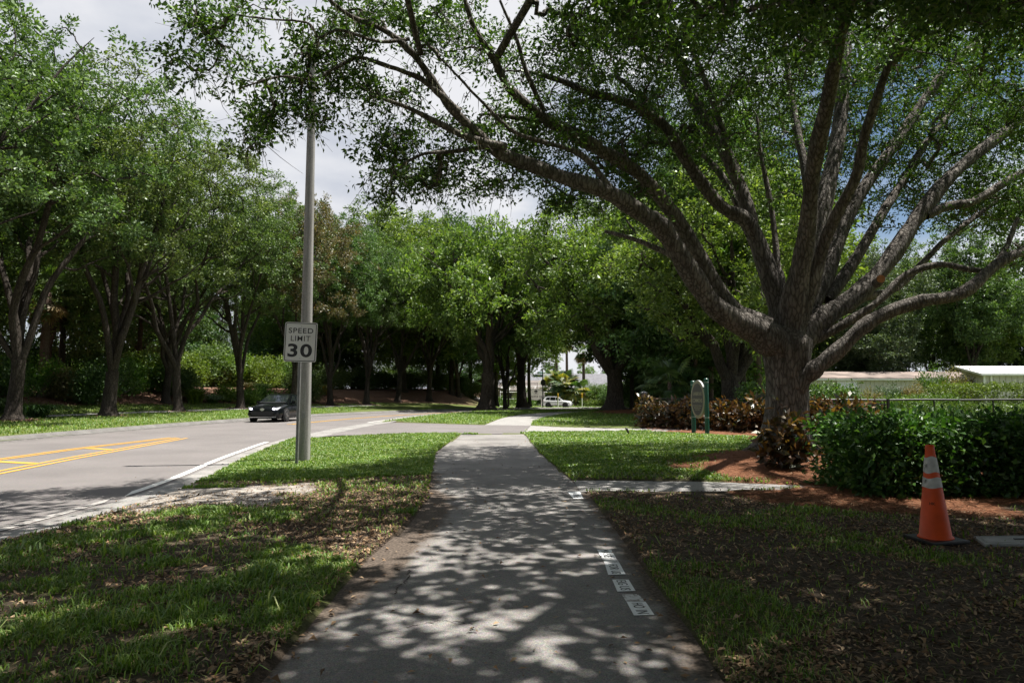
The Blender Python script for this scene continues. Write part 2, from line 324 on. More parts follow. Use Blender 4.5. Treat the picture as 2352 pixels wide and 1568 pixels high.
def inpoly(x, y, poly):
    x = np.asarray(x, float); y = np.asarray(y, float); r = np.zeros(x.shape, bool); n = len(poly); j = n-1
    for i in range(n):
        xi, yi = poly[i]; xj, yj = poly[j]
        if yi != yj: r ^= ((yi > y) != (yj > y)) & (x < (xj-xi)*(y-yi)/(yj-yi)+xi)
        j = i
    return r
def sdist(x, y, pl):
    """signed distance to a polyline, + on the left of its direction"""
    x = np.asarray(x, float); y = np.asarray(y, float); best = np.full(x.shape, 1e9); sg = np.zeros(x.shape)
    for (ax, ay), (bx, by) in zip(pl[:-1], pl[1:]):
        dx, dy = bx-ax, by-ay; t = np.clip(((x-ax)*dx+(y-ay)*dy)/(dx*dx+dy*dy), 0, 1)
        d = np.hypot(x-ax-t*dx, y-ay-t*dy); c = dx*(y-ay)-dy*(x-ax); u = d < best
        best = np.where(u, d, best); sg = np.where(u, np.sign(c), sg)
    return best*sg
ROADPOLY = np.vstack([ROAD_R, ROAD_L[::-1]])
PAVED = [ROADPOLY, np.vstack([PATH_L, PATH_R[::-1]]), np.vstack([PATH2_L, PATH2_R[::-1]]), np.vstack([DRIVE_N, DRIVE_F[::-1]]),
         np.vstack([DRIVE2_N, DRIVE2_F[::-1]]), np.vstack([SIDE_N, SIDE_F[::-1]]), np.vstack([WALK2_N, WALK2_F[::-1]]), np.vstack([STREET_N, STREET_F[::-1]]),
         np.array([(-7.3, 21.4), (-5.9, 21.6), (-4.6, 23.4), (-3.6, 33.2), (-5.0, 34.3), (-6.2, 36.2), (-7.4, 31)])]
def paved(x, y):
    r = np.zeros(np.shape(x), bool)
    for p in PAVED: r |= inpoly(x, y, p)
    return r
def gbase(x, y):
    """height of the land without small relief"""
    x = np.asarray(x, float); y = np.asarray(y, float)
    s = sdist(x, y, ROAD_L)
    bank = np.interp(s, [0, .35, .6, 6.4, 7.9, 11, 15, 20, 60], [0, 0, .10, .30, .34, .75, 1.7, 2.0, 2.4])*sstep(-1, -9, x)
    z = bank - .62*sstep(62, 106, y)*sstep(-14, 2, x)
    z = z + .22*np.exp(-(((x-TREE[0])/1.9)**2+((y-TREE[1])/1.7)**2))
    z = z + .25*np.exp(-(((x-8.5)/3)**2+((y-50)/3)**2))
    return z
def gfull(x, y):
    z = gbase(x, y); pv = paved(x, y)
    rel = .012 + .035*fbm(np.asarray(x)*.9, np.asarray(y)*.9, 3) + .012*fbm(np.asarray(x)*6, np.asarray(y)*6, 9)
    return np.where(pv, z-.04, z+rel)
gz = lambda x, y: float(gbase(np.array([x]), np.array([y]))[0])
# cover of the land
def straw_mask(x, y):
    n = fbm(x*1.3, y*1.3, 21)
    a = 1-sstep(.75, 1.15, np.hypot((x-5.35)/2.25, (y-12.9)/2.5)+(n-.5)*.7)
    b = inpoly(x, y, np.array([(3.0, 9.75), (4.3, 10.2), (4.3, 11.6), (7, 14), (12, 13), (12, 7.9), (6, 7.6), (4.1, 8.2), (3.2, 8.9)])) & (n > .3)
    c = 1-sstep(.7, 1.1, np.hypot((x-8.6)/3.2, (y-49)/3)+(n-.5)*.6)
    d = inpoly(x, y, np.array([(5.2, 25.2), (9.5, 20.5), (14, 17), (14, 23), (5.6, 31)])) & (n > .2)
    return np.clip(np.maximum(np.maximum(a, b*1.0), np.maximum(c, d*1.0)), 0, 1)
def sand_mask(x, y):
    n = fbm(x*2.2, y*2.2, 31)
    a = 1-sstep(.7, 1.15, np.hypot((x+4.15)/1.2, (y-9.5)/1.15)+(n-.5)*1.3)
    b = .35*(1-sstep(.6, 1.2, np.hypot((x-1.45)/.4, (y-4.6)/.8)+(n-.5)*1.0))
    return a
def litter_mask(x, y):
    n = fbm(x*1.1, y*1.1, 41)
    a = inpoly(x, y, np.array([(-5.0, 7.7), (-3.6, 7.2), (-2.4, 6.9), (-1.5, 6.0), (-1.05, 5.4), (-.8, 6), (-.9, 9), (-1.4, 11.9), (-3.2, 11.2), (-4.6, 11.1), (-5.3, 10.6)]))*sstep(.2, .42, n)
    b = inpoly(x, y, np.array([(1.0, 6.9), (3, 6.7), (5, 6.4), (6, 7.8), (4, 9), (1.0, 9.9)]))*.5
    c = ((x > 1) & (x < 9) & (y < 7))*np.where(n > .55, .08, .03)
    d = .5*(1-sstep(.05, .35, np.abs(sdist(x, y, PATH_L)))) *(y < 10)
    f = ((np.abs(x) < 8) & (y < 10.5))*np.where(n > .62, .5, .0)
    return np.maximum.reduce([a, b, c, d, f])
def mulch_left(x, y):
    s = sdist(x, y, ROAD_L); n = fbm(x*.35, y*.35, 51)
    edge = 10.5 + 3*(n-.5) + np.where(y > 52, -1.5, 0)
    m = sstep(0, .8, s-edge)*sstep(-2, -8, x)
    for tx, ty in ROW_T: m = np.maximum(m, 1-sstep(.7, 1.25, np.hypot(x-tx, (y-ty)*1.0)+(n-.5)*.4))
    return m
ROW_PX = [(39, 29), (254, 35), (416, 42), (386, 47), (555, 49), (672, 54), (759, 60), (843, 64), (914, 69), (987, 73), (1053, 80)]
ROW_T = [((px-1176)/FPX*d, d) for px, d in ROW_PX]
def grass_mask(x, y):
    n = fbm(x*.8, y*.8, 61)
    g = np.ones(np.shape(x))
    g = np.where((y < 10.8) & (x > -8) & (x < -.8), np.where(y < 7.4, .06+.9*sstep(.40, .62, fbm(x*2.1, y*2.1, 63)), 1), g)
    g = np.where((x > .9) & (x < 12) & (y < 10.0), sstep(.48, .70, n)*.7+.05, g)
    g = np.where((x > .4) & (x < 3.2) & (y > 10.8) & (y < 12.4), g*.35, g)
    lm = litter_mask(x, y)
    g = g*(1-sstep(.3, .85, lm)*.93)*(1-straw_mask(x, y))*(1-np.clip(sand_mask(x, y)*1.3, 0, 1))*(1-mulch_left(x, y))
    g = np.where(paved(x, y) | inpoly(x, y, HEDGE) | (np.hypot(x-3.95, y-6.35) < .33), 0, g)
    return g

# ================================================================== large structure: land and paving
def axis(segs):
    out = []
    for a, b, st in segs: out += list(np.arange(a, b, st))
    return np.array(out + [segs[-1][1]])
xs = axis([(-700, -120, 40), (-120, -45, 5), (-45, -8, .7), (-8, 9, .11), (9, 40, .8), (40, 120, 5), (120, 700, 40)])
ys = axis([(-120, -10, 10), (-10, 2.4, .6), (2.4, 15, .11), (15, 32, .3), (32, 112, .8), (112, 200, 6), (200, 1400, 50)])
X, Y = np.meshgrid(xs, ys); Z = gfull(X, Y)
nx, ny = len(xs), len(ys); idx = np.arange(nx*ny).reshape(ny, nx)
F = np.stack([idx[:-1, :-1], idx[:-1, 1:], idx[1:, 1:], idx[1:, :-1]], -1).reshape(-1, 4)
gm, stw, snd, mul = grass_mask(X, Y), straw_mask(X, Y), sand_mask(X, Y), mulch_left(X, Y)
me = mesh_np('ground', np.stack([X, Y, Z], -1).reshape(-1, 3), F, True,
             {'grass': gm.ravel(), 'straw': stw.ravel(), 'sand': snd.ravel(), 'mulch': mul.ravel()})
def ground_mat():
    m, t, b = mat_base('ground_cover'); N, L = t.nodes.new, t.links.new
    co = N('ShaderNodeTexCoord')
    def noise(sc, d=6, ro=.6):
        n = N('ShaderNodeTexNoise'); n.inputs['Scale'].default_value = sc; n.inputs['Detail'].default_value = d; n.inputs['Roughness'].default_value = ro
        L(co.outputs['Object'], n.inputs[0]); return n.outputs[0]
    def ramp(src, a, c1, b_, c2):
        r = N('ShaderNodeValToRGB'); r.color_ramp.elements[0].position = a; r.color_ramp.elements[1].position = b_
        r.color_ramp.elements[0].color = (*c1, 1); r.color_ramp.elements[1].color = (*c2, 1); L(src, r.inputs[0]); return r.outputs[0]
    def mix(fac, a, b_):
        x = N('ShaderNodeMixRGB'); L(fac, x.inputs[0]); L(a, x.inputs[1]); L(b_, x.inputs[2]); return x.outputs[0]
    def att(n):
        a = N('ShaderNodeAttribute'); a.attribute_name = n; return a.outputs['Fac']
    fine = noise(38, 8, .75)
    soil = ramp(fine, .38, (.028, .021, .016), .68, (.15, .11, .085))
    thatch = ramp(noise(26, 8, .75), .36, (.05, .085, .016), .66, (.16, .18, .06))
    straw = ramp(noise(45, 8, .8), .36, (.085, .034, .019), .66, (.30, .145, .08))
    sand = ramp(noise(20, 8, .7), .36, (.20, .175, .15), .62, (.50, .46, .42))
    mulch = ramp(noise(16, 8, .8), .36, (.085, .045, .03), .66, (.29, .175, .125))
    c = mix(att('grass'), soil, thatch); c = mix(att('straw'), c, straw); c = mix(att('mulch'), c, mulch); c = mix(att('sand'), c, sand)
    L(c, b.inputs['Base Color']); b.inputs['Roughness'].default_value = .95; b.inputs['Specular IOR Level'].default_value = .15
    bp = N('ShaderNodeBump'); bp.inputs['Strength'].default_value = .8; bp.inputs['Distance'].default_value = .03; L(fine, bp.inputs['Height']); L(bp.outputs[0], b.inputs['Normal'])
    return m
kind(link('ground', me, None, (ground_mat(),)), 'structure')

def resample(pl, n):
    pl = np.asarray(pl, float); d = np.r_[0, np.cumsum(np.hypot(*np.diff(pl, axis=0).T))]; t = np.linspace(0, d[-1], n)
    return np.stack([np.interp(t, d, pl[:, 0]), np.interp(t, d, pl[:, 1])], 1)
def smooth_pl(pl, n=200, it=12):
    q = resample(pl, n)
    for _ in range(it): q[1:-1] = .25*q[:-2]+.5*q[1:-1]+.25*q[2:]
    return q
def strip(name, A, B, mat, n=80, m=6, off=0.0, smooth=True, wob=0, edge=False):
    A = smooth_pl(A, n, 3) if smooth else resample(A, n); B = smooth_pl(B, n, 3) if smooth else resample(B, n)
    if wob:
        k = np.arange(n); A = A + wob*(np.stack([fbm(k*.31, k*0, 5), fbm(k*.31, k*0+9, 6)], 1)-.5); B = B + wob*(np.stack([fbm(k*.31, k*0, 15), fbm(k*.31, k*0+9, 16)], 1)-.5)
    t = np.linspace(0, 1, m+1)[None, :, None]; Q = A[:, None]*(1-t)+B[:, None]*t
    V = np.concatenate([Q, (gbase(Q[..., 0], Q[..., 1])*0 + zroad(Q[..., 0], Q[..., 1]) + off)[..., None]], -1).reshape(-1, 3)
    i = np.arange(n*(m+1)).reshape(n, m+1); F = np.stack([i[:-1, :-1], i[1:, :-1], i[1:, 1:], i[:-1, 1:]], -1).reshape(-1, 4)
    ed = np.zeros((n, m+1))
    if edge: 
        wd_ = np.linalg.norm(A-B, axis=1)[:, None]; dl_ = t[:, :, 0]*wd_; dr_ = (1-t[:, :, 0])*wd_; yy = A[:, 1][:, None]
        ed = np.maximum(np.exp(-dl_/.20)*.85*np.where(yy < 12.5, 1, .45), np.exp(-dr_/.20)*.75*np.where(yy < 10.5, 1, .4)) + .75*np.exp(-(dl_/.42)**2)*sstep(4.2, 5.4, yy)*(1-sstep(8.2, 10.8, yy)) + .15*np.exp(-(dr_/.3)**2)*(yy < 6)
    return kind(link(name, mesh_np(name, V, F, True, {'edge': ed.ravel()}), None, (mat,)), 'structure')
def zroad(x, y): return gbase(x, y)
def offset_pl(pl, d):
    q = smooth_pl(pl, 240, 6); t = np.gradient(q, axis=0); t /= np.linalg.norm(t, axis=1)[:, None]
    return q + d*np.stack([-t[:, 1], t[:, 0]], 1)
def cut(pl, y0, y1): return pl[(pl[:, 1] >= y0) & (pl[:, 1] <= y1)]
strip('road', ROAD_L, ROAD_R, M['asphalt'], 260, 12, 0)
strip('path', PATH_L, PATH_R, M['path'], 200, 24, .001, edge=True)
M['far_path'] = paving_mat('far_path_concrete', (.33, .31, .285), (.25, .235, .215), 90, 1.2, stain=.2)
strip('far_path', PATH2_L, PATH2_R, M['far_path'], 60, 4, .001)
strip('driveway_apron', DRIVE_N, DRIVE_F, M['asphalt'], 60, 8, .006)
strip('driveway', DRIVE2_N, DRIVE2_F, M['far_path'], 40, 5, .002)
strip('side_path', SIDE_N, SIDE_F, M['concrete'], 50, 4, .006, wob=.05)
strip('walkway', WALK2_N, WALK2_F, M['concrete'], 20, 2, .012)
strip('side_street', STREET_N, STREET_F, M['concrete'], 80, 5, .03)
def crack(pl, w, seed):
    r_ = np.random.default_rng(seed); q = resample(np.array(pl), 40); q[1:-1] += r_.normal(size=(38, 2))*.012; t = np.gradient(q, axis=0); t /= np.linalg.norm(t, axis=1)[:, None]; nn = np.stack([-t[:, 1], t[:, 0]], 1)*(w*np.r_[.2, r_.uniform(.4, 1.2, 38), .2])[:, None]
    V = np.concatenate([np.c_[q-nn, np.full(40, .004)], np.c_[q+nn, np.full(40, .004)]]); i = np.arange(39); F = np.stack([i, i+1, i+41, i+40], 1)
    kind(link('path_crack', mesh_np('path_crack', V, F), None, (M['crack'],)), 'structure')
M['crack'] = flat('crack_dirt', (.035, .028, .022), .95)
crack([G(905, 1365), G(918, 1345), G(936, 1330), G(941, 1308)], .006, 1); crack([G(930, 1440), G(1010, 1425), G(1090, 1432)], .003, 2); crack([G(1330, 1103), G(1345, 1115), G(1350, 1130)], .014, 3); crack([G(1012, 1190), G(1180, 1194), G(1390, 1188)], .005, 4)
# gutters, kerb and paint
g_out = offset_pl(ROAD_R, 0.02); g_in = offset_pl(ROAD_R, .40)
strip('gutter', cut(g_out, -8, 22.0), cut(g_in, -8, 22.0), M['gutter'], 120, 2, .004, False)
ap_o = offset_pl(ROAD_R, -.55); ap_i = offset_pl(ROAD_R, .35)
strip('apron_gutter', cut(ap_o, 21.5, 37), cut(ap_i, 21.5, 37), M['gutter'], 40, 2, .010, False)
strip('gutter_beyond', cut(g_out, 37, 60), cut(g_in, 37, 60), M['gutter'], 60, 2, .004, False)
e0, e1 = offset_pl(ROAD_R, .50), offset_pl(ROAD_R, .63)
strip('edge_line', cut(e0, 9.6, 20.6), cut(e1, 9.6, 20.6), M['white_line'], 100, 1, .008, False)
M['worn_line'] = paint_mat('worn_white_road_paint', (.40, .385, .365), .52, 9)
strip('worn_edge_line', cut(e0, -8, 9.6), cut(e1, -8, 9.6), M['worn_line'], 100, 1, .008, False)
strip('edge_line_beyond', cut(e0, 34, 62), cut(e1, 34, 62), M['white_line'], 60, 1, .010, False)
l0, l1 = offset_pl(ROAD_L, -.45), offset_pl(ROAD_L, -.57)
strip('kerb_side_line', cut(l0, 5, 62), cut(l1, 5, 62), M['worn_line'], 120, 1, .008, False)
def kerb(name, pl, mat):
    prof = [(-.32, .012), (-.05, .02), (.06, .11), (.22, .125), (.30, .12), (.31, -.05)]
    V = []
    q = cut(smooth_pl(pl, 300, 8), -8, 79); t = np.gradient(q, axis=0); t /= np.linalg.norm(t, axis=1)[:, None]; nrm = np.stack([-t[:, 1], t[:, 0]], 1)
    for o, h in prof:
        p = q + nrm*o; V.append(np.column_stack([p, h - .62*sstep(62, 106, p[:, 1])*sstep(-14, 2, p[:, 0])]))
    V = np.stack(V, 1); n, m = V.shape[:2]; i = np.arange(n*m).reshape(n, m)
    F = np.stack([i[:-1, :-1], i[1:, :-1], i[1:, 1:], i[:-1, 1:]], -1).reshape(-1, 4)
    return kind(link(name, mesh_np(name, V.reshape(-1, 3), F, True), None, (mat,)), 'structure')
M['kerb'] = paving_mat('kerb_concrete', (.20, .185, .168), (.11, .10, .09), 80, 1.6, stain=.25)
kerb('kerb', ROAD_L, M['kerb'])
s0, s1 = offset_pl(ROAD_L, 6.5), offset_pl(ROAD_L, 7.8)
strip('sidewalk', cut(s0, 10, 63), cut(s1, 10, 63), M['concrete'], 120, 3, .07, False)
# yellow median paint: two double lines that close to a point, with bars between them
def line(name, A, w, mat, off=.008):
    A = smooth_pl(A, 60, 4); t = np.gradient(A, axis=0); t /= np.linalg.norm(t, axis=1)[:, None]; nn = np.stack([-t[:, 1], t[:, 0]], 1)
    strip(name, A-nn*w/2, A+nn*w/2, mat, 50, 1, off, False)
near = [(-8.05, 5), (-8.75, 9), G(0, 1088), G(180, 1052), G(430, 1006)]; far = [(-11.5, 5), (-11.55, 9), G(0, 1056), G(180, 1030.5), G(402, 1005)]
for o in (0, .26):
    line('yellow_line', np.array(near)+[-o, 0], .105, M['yellow']); line('yellow_line', np.array(far)+[-o*.8+.05, 0], .105, M['yellow'])
for ya in (7.3, 10.9, 14.4, 17.9):
    nn_, ff_ = np.array(near), np.array(far)
    xa = np.interp(ya-.25, nn_[:, 1], nn_[:, 0])-.34; xb = np.interp(ya+.2, ff_[:, 1], ff_[:, 0])+.14
    line('yellow_bar', np.array([(xa, ya-.25), (xb, ya+.2)]), .24, M['yellow'])
beyond = offset_pl(ROAD_L, -4.35)
for o in (0, .26): 
    b2 = cut(beyond+[o, 0], 32, 70); line('yellow_line', b2, .12, M['yellow'])

# ================================================================== tube and leaf builders
def tube_arrays(branches, k=7):
    Vs, Fs, base = [], [], 0
    for p, r in branches:
        p = np.asarray(p, float); r = np.asarray(r, float); n = len(p)
        t = np.gradient(p, axis=0); t /= np.maximum(np.linalg.norm(t, axis=1), 1e-9)[:, None]
        a = np.array((0, 1, 0)) if abs(t[0, 1]) < .9 else np.array((1, 0, 0))
        u = np.cross(t, a); u /= np.maximum(np.linalg.norm(u, axis=1), 1e-9)[:, None]; w = np.cross(t, u)
        th = np.arange(k)*2*math.pi/k
        ring = p[:, None] + r[:, None, None]*(u[:, None]*np.cos(th)[None, :, None] + w[:, None]*np.sin(th)[None, :, None])
        Vs.append(ring.reshape(-1, 3)); i = np.arange(n*k).reshape(n, k)+base; j = np.roll(i, -1, axis=1)
        Fs.append(np.stack([i[:-1], j[:-1], j[1:], i[1:]], -1).reshape(-1, 4)); base += n*k
    return np.vstack(Vs), np.vstack(Fs)
def catmull(p, sub=4):
    p = np.asarray(p, float); q = np.vstack([2*p[0]-p[1], p, 2*p[-1]-p[-2]]); out = []
    for i in range(1, len(q)-2):
        for t in np.linspace(0, 1, sub, endpoint=False):
            a, b, c, d = q[i-1:i+3]; out.append(.5*((2*b)+(-a+c)*t+(2*a-5*b+4*c-d)*t*t+(-a+3*b-3*c+d)*t**3))
    return np.array(out+[p[-1]])
def leaf_arrays(rng, C, n_per, sig, size, aspect=.46, up=.35, flat_z=.8, jit=.45, fold=.12, droop=0., spray=0.):
    """C (m,3) cluster centres -> quads for m*n_per leaves"""
    m = len(C); n = m*n_per; c = np.repeat(C, n_per, 0)
    o = rng.normal(size=(n, 3)); s = (sig if np.ndim(sig) == 0 else np.repeat(sig, n_per)[:, None]); o *= s; o[:, 2] *= flat_z
    if spray:
        ax = rng.normal(size=(m, 3)); ax[:, 2] = ax[:, 2]*.55-.12; ax /= np.linalg.norm(ax, axis=1)[:, None]; ax = np.repeat(ax, n_per, 0); tt = rng.uniform(-1, 1, (n, 1)); o = o*(.42*(1.15-.5*np.abs(tt)))+ax*tt*spray*rng.uniform(.6, 1.2, (m,))[np.repeat(np.arange(m), n_per)][:, None]; o[:, 2] -= .12*tt[:, 0]**2*spray
    p = c+o; d = o/np.maximum(np.linalg.norm(o, axis=1), 1e-6)[:, None] + rng.normal(size=(n, 3))*.8; d[:, 2] -= droop; d /= np.linalg.norm(d, axis=1)[:, None]
    nr = rng.normal(size=(n, 3)); nr[:, 2] += up*3; nr -= d*(nr*d).sum(1)[:, None]; nr /= np.maximum(np.linalg.norm(nr, axis=1), 1e-6)[:, None]
    sd_ = np.cross(d, nr); Ls = size*(1+jit*rng.uniform(-1, 1, n))[:, None]; W = Ls*aspect/2
    V = np.stack([p, p+d*Ls*.48+sd_*W+nr*Ls*fold, p+d*Ls, p+d*Ls*.48-sd_*W+nr*Ls*fold], 1).reshape(-1, 3)
    return V, np.arange(4*n).reshape(n, 4)
def thin(rng, Pt, dmin):
    """keep points at least about dmin apart"""
    key = np.floor(Pt/dmin).astype(int); _, i = np.unique(key, axis=0, return_index=True); return Pt[np.sort(i)]
def connect(skel, C, rng, rtw=.008, pw=.42, wiggle=.12, bias=.35):
    """Prim-like growth: every cluster centre joins the nearest wood; returns thin branches whose radius grows with what they carry"""
    skel = np.asarray(skel); n = len(C); best = np.full(n, 1e9); par = np.zeros(n, int); depth = np.zeros(n)
    for a in range(0, len(skel), 400):
        D = np.linalg.norm(C[:, None]-skel[None, a:a+400], axis=2); k = D.argmin(1); d = D[np.arange(n), k]; u = d < best; best[u] = d[u]; par[u] = -(k[u]+a)-1
    cost = best.copy(); done = np.zeros(n, bool); order = []
    plen = np.zeros(n)
    for _ in range(n):
        i = int(np.where(done, 1e9, cost).argmin()); done[i] = True; order.append(i)
        plen[i] = (plen[par[i]] if par[i] >= 0 else 0) + np.linalg.norm(C[i]-(C[par[i]] if par[i] >= 0 else skel[-par[i]-1]))
        d = np.linalg.norm(C-C[i], axis=1)+bias*.3*plen[i]*.2; u = (d < cost) & ~done; cost[u] = d[u]; par[u] = i
    w = np.ones(n)
    for i in reversed(order):
        if par[i] >= 0: w[par[i]] += w[i]
    out = []
    for i in order:
        a = C[par[i]] if par[i] >= 0 else skel[-par[i]-1]; b = C[i]; L_ = np.linalg.norm(b-a)
        if L_ < 1e-4: continue
        r1 = rtw*w[i]**pw; r0 = rtw*(w[par[i]])**pw if par[i] >= 0 else r1*1.25
        r0 = min(r0, r1*1.6)
        k = 4; t = np.linspace(0, 1, k)[:, None]; p = a*(1-t)+b*t; p[1:-1] += rng.normal(size=(k-2, 3))*wiggle*L_*.5; p[1:-1, 2] += .05*L_
        out.append((p, r0*(1-t[:, 0])+r1*t[:, 0]))
    return out

def oak(seed, H, Rc, fork, r0, n_limb, n_clu, per, leaf, crown_z=.66, crown_h=.36, lean=(0, 0), low=0., sig=.42, name='street_oak'):
    """meshes of one oak: trunk with limbs, crown"""
    rng = np.random.default_rng(seed); br = []; sk = []
    top = np.array((lean[0], lean[1], fork)); t = np.linspace(0, 1, 8)
    trunk = np.outer(t, top) + np.c_[.06*np.sin(t*3+seed), .05*np.cos(t*4+seed)-.05*np.cos(seed), 0*t]
    rad = r0*(1+.75*np.exp(-t*fork/.22))*(1-.18*t); rad[-1] *= 1.08
    br.append((trunk, rad)); az0 = rng.uniform(0, 6.28)
    for i in range(n_limb):
        az = az0 + 6.283*i/n_limb + rng.uniform(-.35, .35); Rl = Rc*rng.uniform(.5, .82); ze = H*rng.uniform(.62, .9)
        if i == 0: Rl *= .25; ze = H*.93
        s = np.linspace(0, 1, 9); jit = np.cumsum(rng.normal(size=(9, 3))*.16, 0); jit[0] = 0
        rr = Rl*s**1.15; z0 = fork-rng.uniform(0, .5)
        p = np.c_[trunk[-1, 0]*(z0/fork)+rr*math.cos(az), trunk[-1, 1]*(z0/fork)+rr*math.sin(az), z0+(ze-z0)*s**.88]+jit
        p = catmull(p, 2); rl = r0*rng.uniform(.42, .62)*(1-np.linspace(0, 1, len(p)))**.8+.010
        br.append((p, rl)); sk.append(p[4:])
        for j in range(3):   # forks of the limb
            a = rng.integers(4, 12); az2 = az+rng.uniform(-1.1, 1.1); Ln = rng.uniform(2.2, 4.2); s2 = np.linspace(0, 1, 7)
            q = p[a] + np.c_[Ln*s2*math.cos(az2)*.8, Ln*s2*math.sin(az2)*.8, Ln*s2*rng.uniform(.35, .9)] + np.r_[np.zeros((1, 3)), np.cumsum(rng.normal(size=(6, 3))*.14, 0)]
            br.append((q, rl[a]*.6*(1-s2*.75))); sk.append(q)
    sk = np.vstack(sk)
    ctr = np.array((lean[0]*1.2, lean[1]*1.2, H*crown_z)); rad3 = np.array((Rc, Rc, H*crown_h))
    nl = 22; u = rng.normal(size=(nl, 3)); u /= np.linalg.norm(u, axis=1)[:, None]; lc = u*rng.uniform(.55, .85, (nl, 1)); lr = rng.uniform(.25, .40, nl)
    q = rng.normal(size=(n_clu*14, 3)); q /= np.linalg.norm(q, axis=1)[:, None]; q *= rng.uniform(.25, 1.12, (len(q), 1))
    dl = np.min(np.linalg.norm(q[:, None]-lc[None], axis=2)/lr[None], axis=1); q = q[(dl < 1) & (q[:, 2] > -.62+low)]
    q = thin(rng, q*rad3, .5)[:]; rng.shuffle(q); q = q[:n_clu]+ctr
    br2 = connect(sk, q, rng, .012, .45)
    V1, F1 = tube_arrays(br, 8); V2, F2 = tube_arrays(br2, 4)
    tm = mesh_np('trunk', np.vstack([V1, V2]), np.vstack([F1, F2+len(V1)]), True)
    V, F = leaf_arrays(rng, q, per, sig, leaf, spray=sig*1.7)
    return tm, mesh_np('crown', V, F)
PROTO = {}
def plant_oak(key, loc, rz, sc, label, cat, group, crown=None, name='street_oak', bark=None):
    if key not in PROTO: PROTO[key] = oak(*OAKS[key][0], **OAKS[key][1])
    tm, cm = PROTO[key]
    r = thing(name, label, cat, loc, rz, group); r.scale = (sc,)*3 if np.ndim(sc) == 0 else sc
    for nm, me_, mt in (('trunk', tm, bark or M['bark_row']), ('crown', cm, crown or M['leaf_row'])):
        if not me_.materials: me_.materials.append(mt)
        o = link(nm, me_, r); o.material_slots[0].link = 'OBJECT'; o.material_slots[0].material = mt
    return r
OAKS = {
 'a': ((11, 17, 7.6, 2.6, .30, 6, 420, 150, .155), dict(sig=.38)),
 'b': ((12, 17, 7.4, 2.2, .33, 7, 420, 150, .155), dict(sig=.38)),
 'c': ((13, 17, 7.6, 3.0, .28, 5, 420, 150, .155), dict(sig=.38, lean=(.3, .1))),
 'w1': ((21, 20, 5.8, 4.0, .24, 5, 430, 105, .26), dict(crown_z=.54, crown_h=.47, sig=.5, low=-.3)),
 'w2': ((22, 20, 5.4, 5.0, .22, 5, 420, 105, .26), dict(crown_z=.56, crown_h=.45, sig=.5, low=-.2)),
 'w3': ((23, 19, 6.4, 3.2, .26, 6, 460, 105, .26), dict(crown_z=.52, crown_h=.48, sig=.52, low=-.3)),
 'd': ((33, 10, 5.2, 1.9, .42, 5, 460, 110, .16), dict(crown_z=.60, crown_h=.42, low=-.3, sig=.36)),
 's': ((31, 9, 5.5, 1.9, .50, 5, 360, 90, .22), dict(crown_z=.68, crown_h=.42, sig=.42)),
}
# ---- left row along the kerb
row_lab = ['oak farthest left in the kerb row, wide fork low on its trunk', 'thick oak with flared base and rising limbs, second from left in the kerb row',
 'leaning oak left of the black car with a knobbly collar under its fork', 'dark oak just behind the leaning oak left of the black car',
 'slim three-stemmed oak directly left of the black car', 'bronze-leaved oak directly behind the black car and the concrete pole',
 'slender oak seen just right of the speed limit sign', 'pale-barked oak with upright limbs, second right of the speed limit sign', 'crooked dark oak in the middle of the row beyond the road',
 'forked oak left of the big spreading oak on the grass island', 'thin pale oak just left of the big spreading oak on the island']
keys = 'abcabcabcab'
for i, (x, y) in enumerate(ROW_T):
    cr = M['leaf_brown'] if i in (5,) else M['leaf_row'] if i < 7 else M['leaf_bright'] if i in (8,) else M['leaf_row']
    plant_oak(keys[i], (x, y, gz(x, y)-.05), [0.4, 2.2, 4.0, 1.1, 5.2, .9, 3.3, 2.0, 5.7, 1.5, 4.4][i], [1.02, 1.06, 1.0, .92, (.84, .84, .98), (.86, .86, 1.0), (.84, .84, .98), (.85, .85, 1.0), .98, 1.0, .95][i], row_lab[i], 'oak tree', 'oaks in the row along the left kerb', cr)
plant_oak('b', (-20.8, 21.5, gz(-20.8, 21.5)), 1.0, 1.0, 'oak whose crown fills the upper left corner beside the road', 'oak tree', 'oaks in the row along the left kerb', M['leaf_row'])
plant_oak('c', (-20.9, 14.5, gz(-20.9, 14.5)), 3.0, 1.0, 'oak at the left edge nearest the viewer, only crown showing', 'oak tree', 'oaks in the row along the left kerb', M['leaf_row'])
for i, (x, y) in enumerate([(-21, 6), (-20.5, -3), (-20.5, -13), (6.5, -9), (10.5, -3), (3.0, -18), (12.5, -14), (15, 6), (-8, -26), (-3.0, -8), (3.6, -7.5), (-3.4, -17), (10, -22), (18, -4), (19, -14), (-13, -34), (0, -36)]):  # oaks added beyond the frame to block sky and shade the foreground
    plant_oak('abc'[i % 3], (x, y, gz(x, y)), i*1.9, .95, 'oak added out of view to shade the foreground', 'oak tree', 'oaks added out of view', M['leaf_row'])
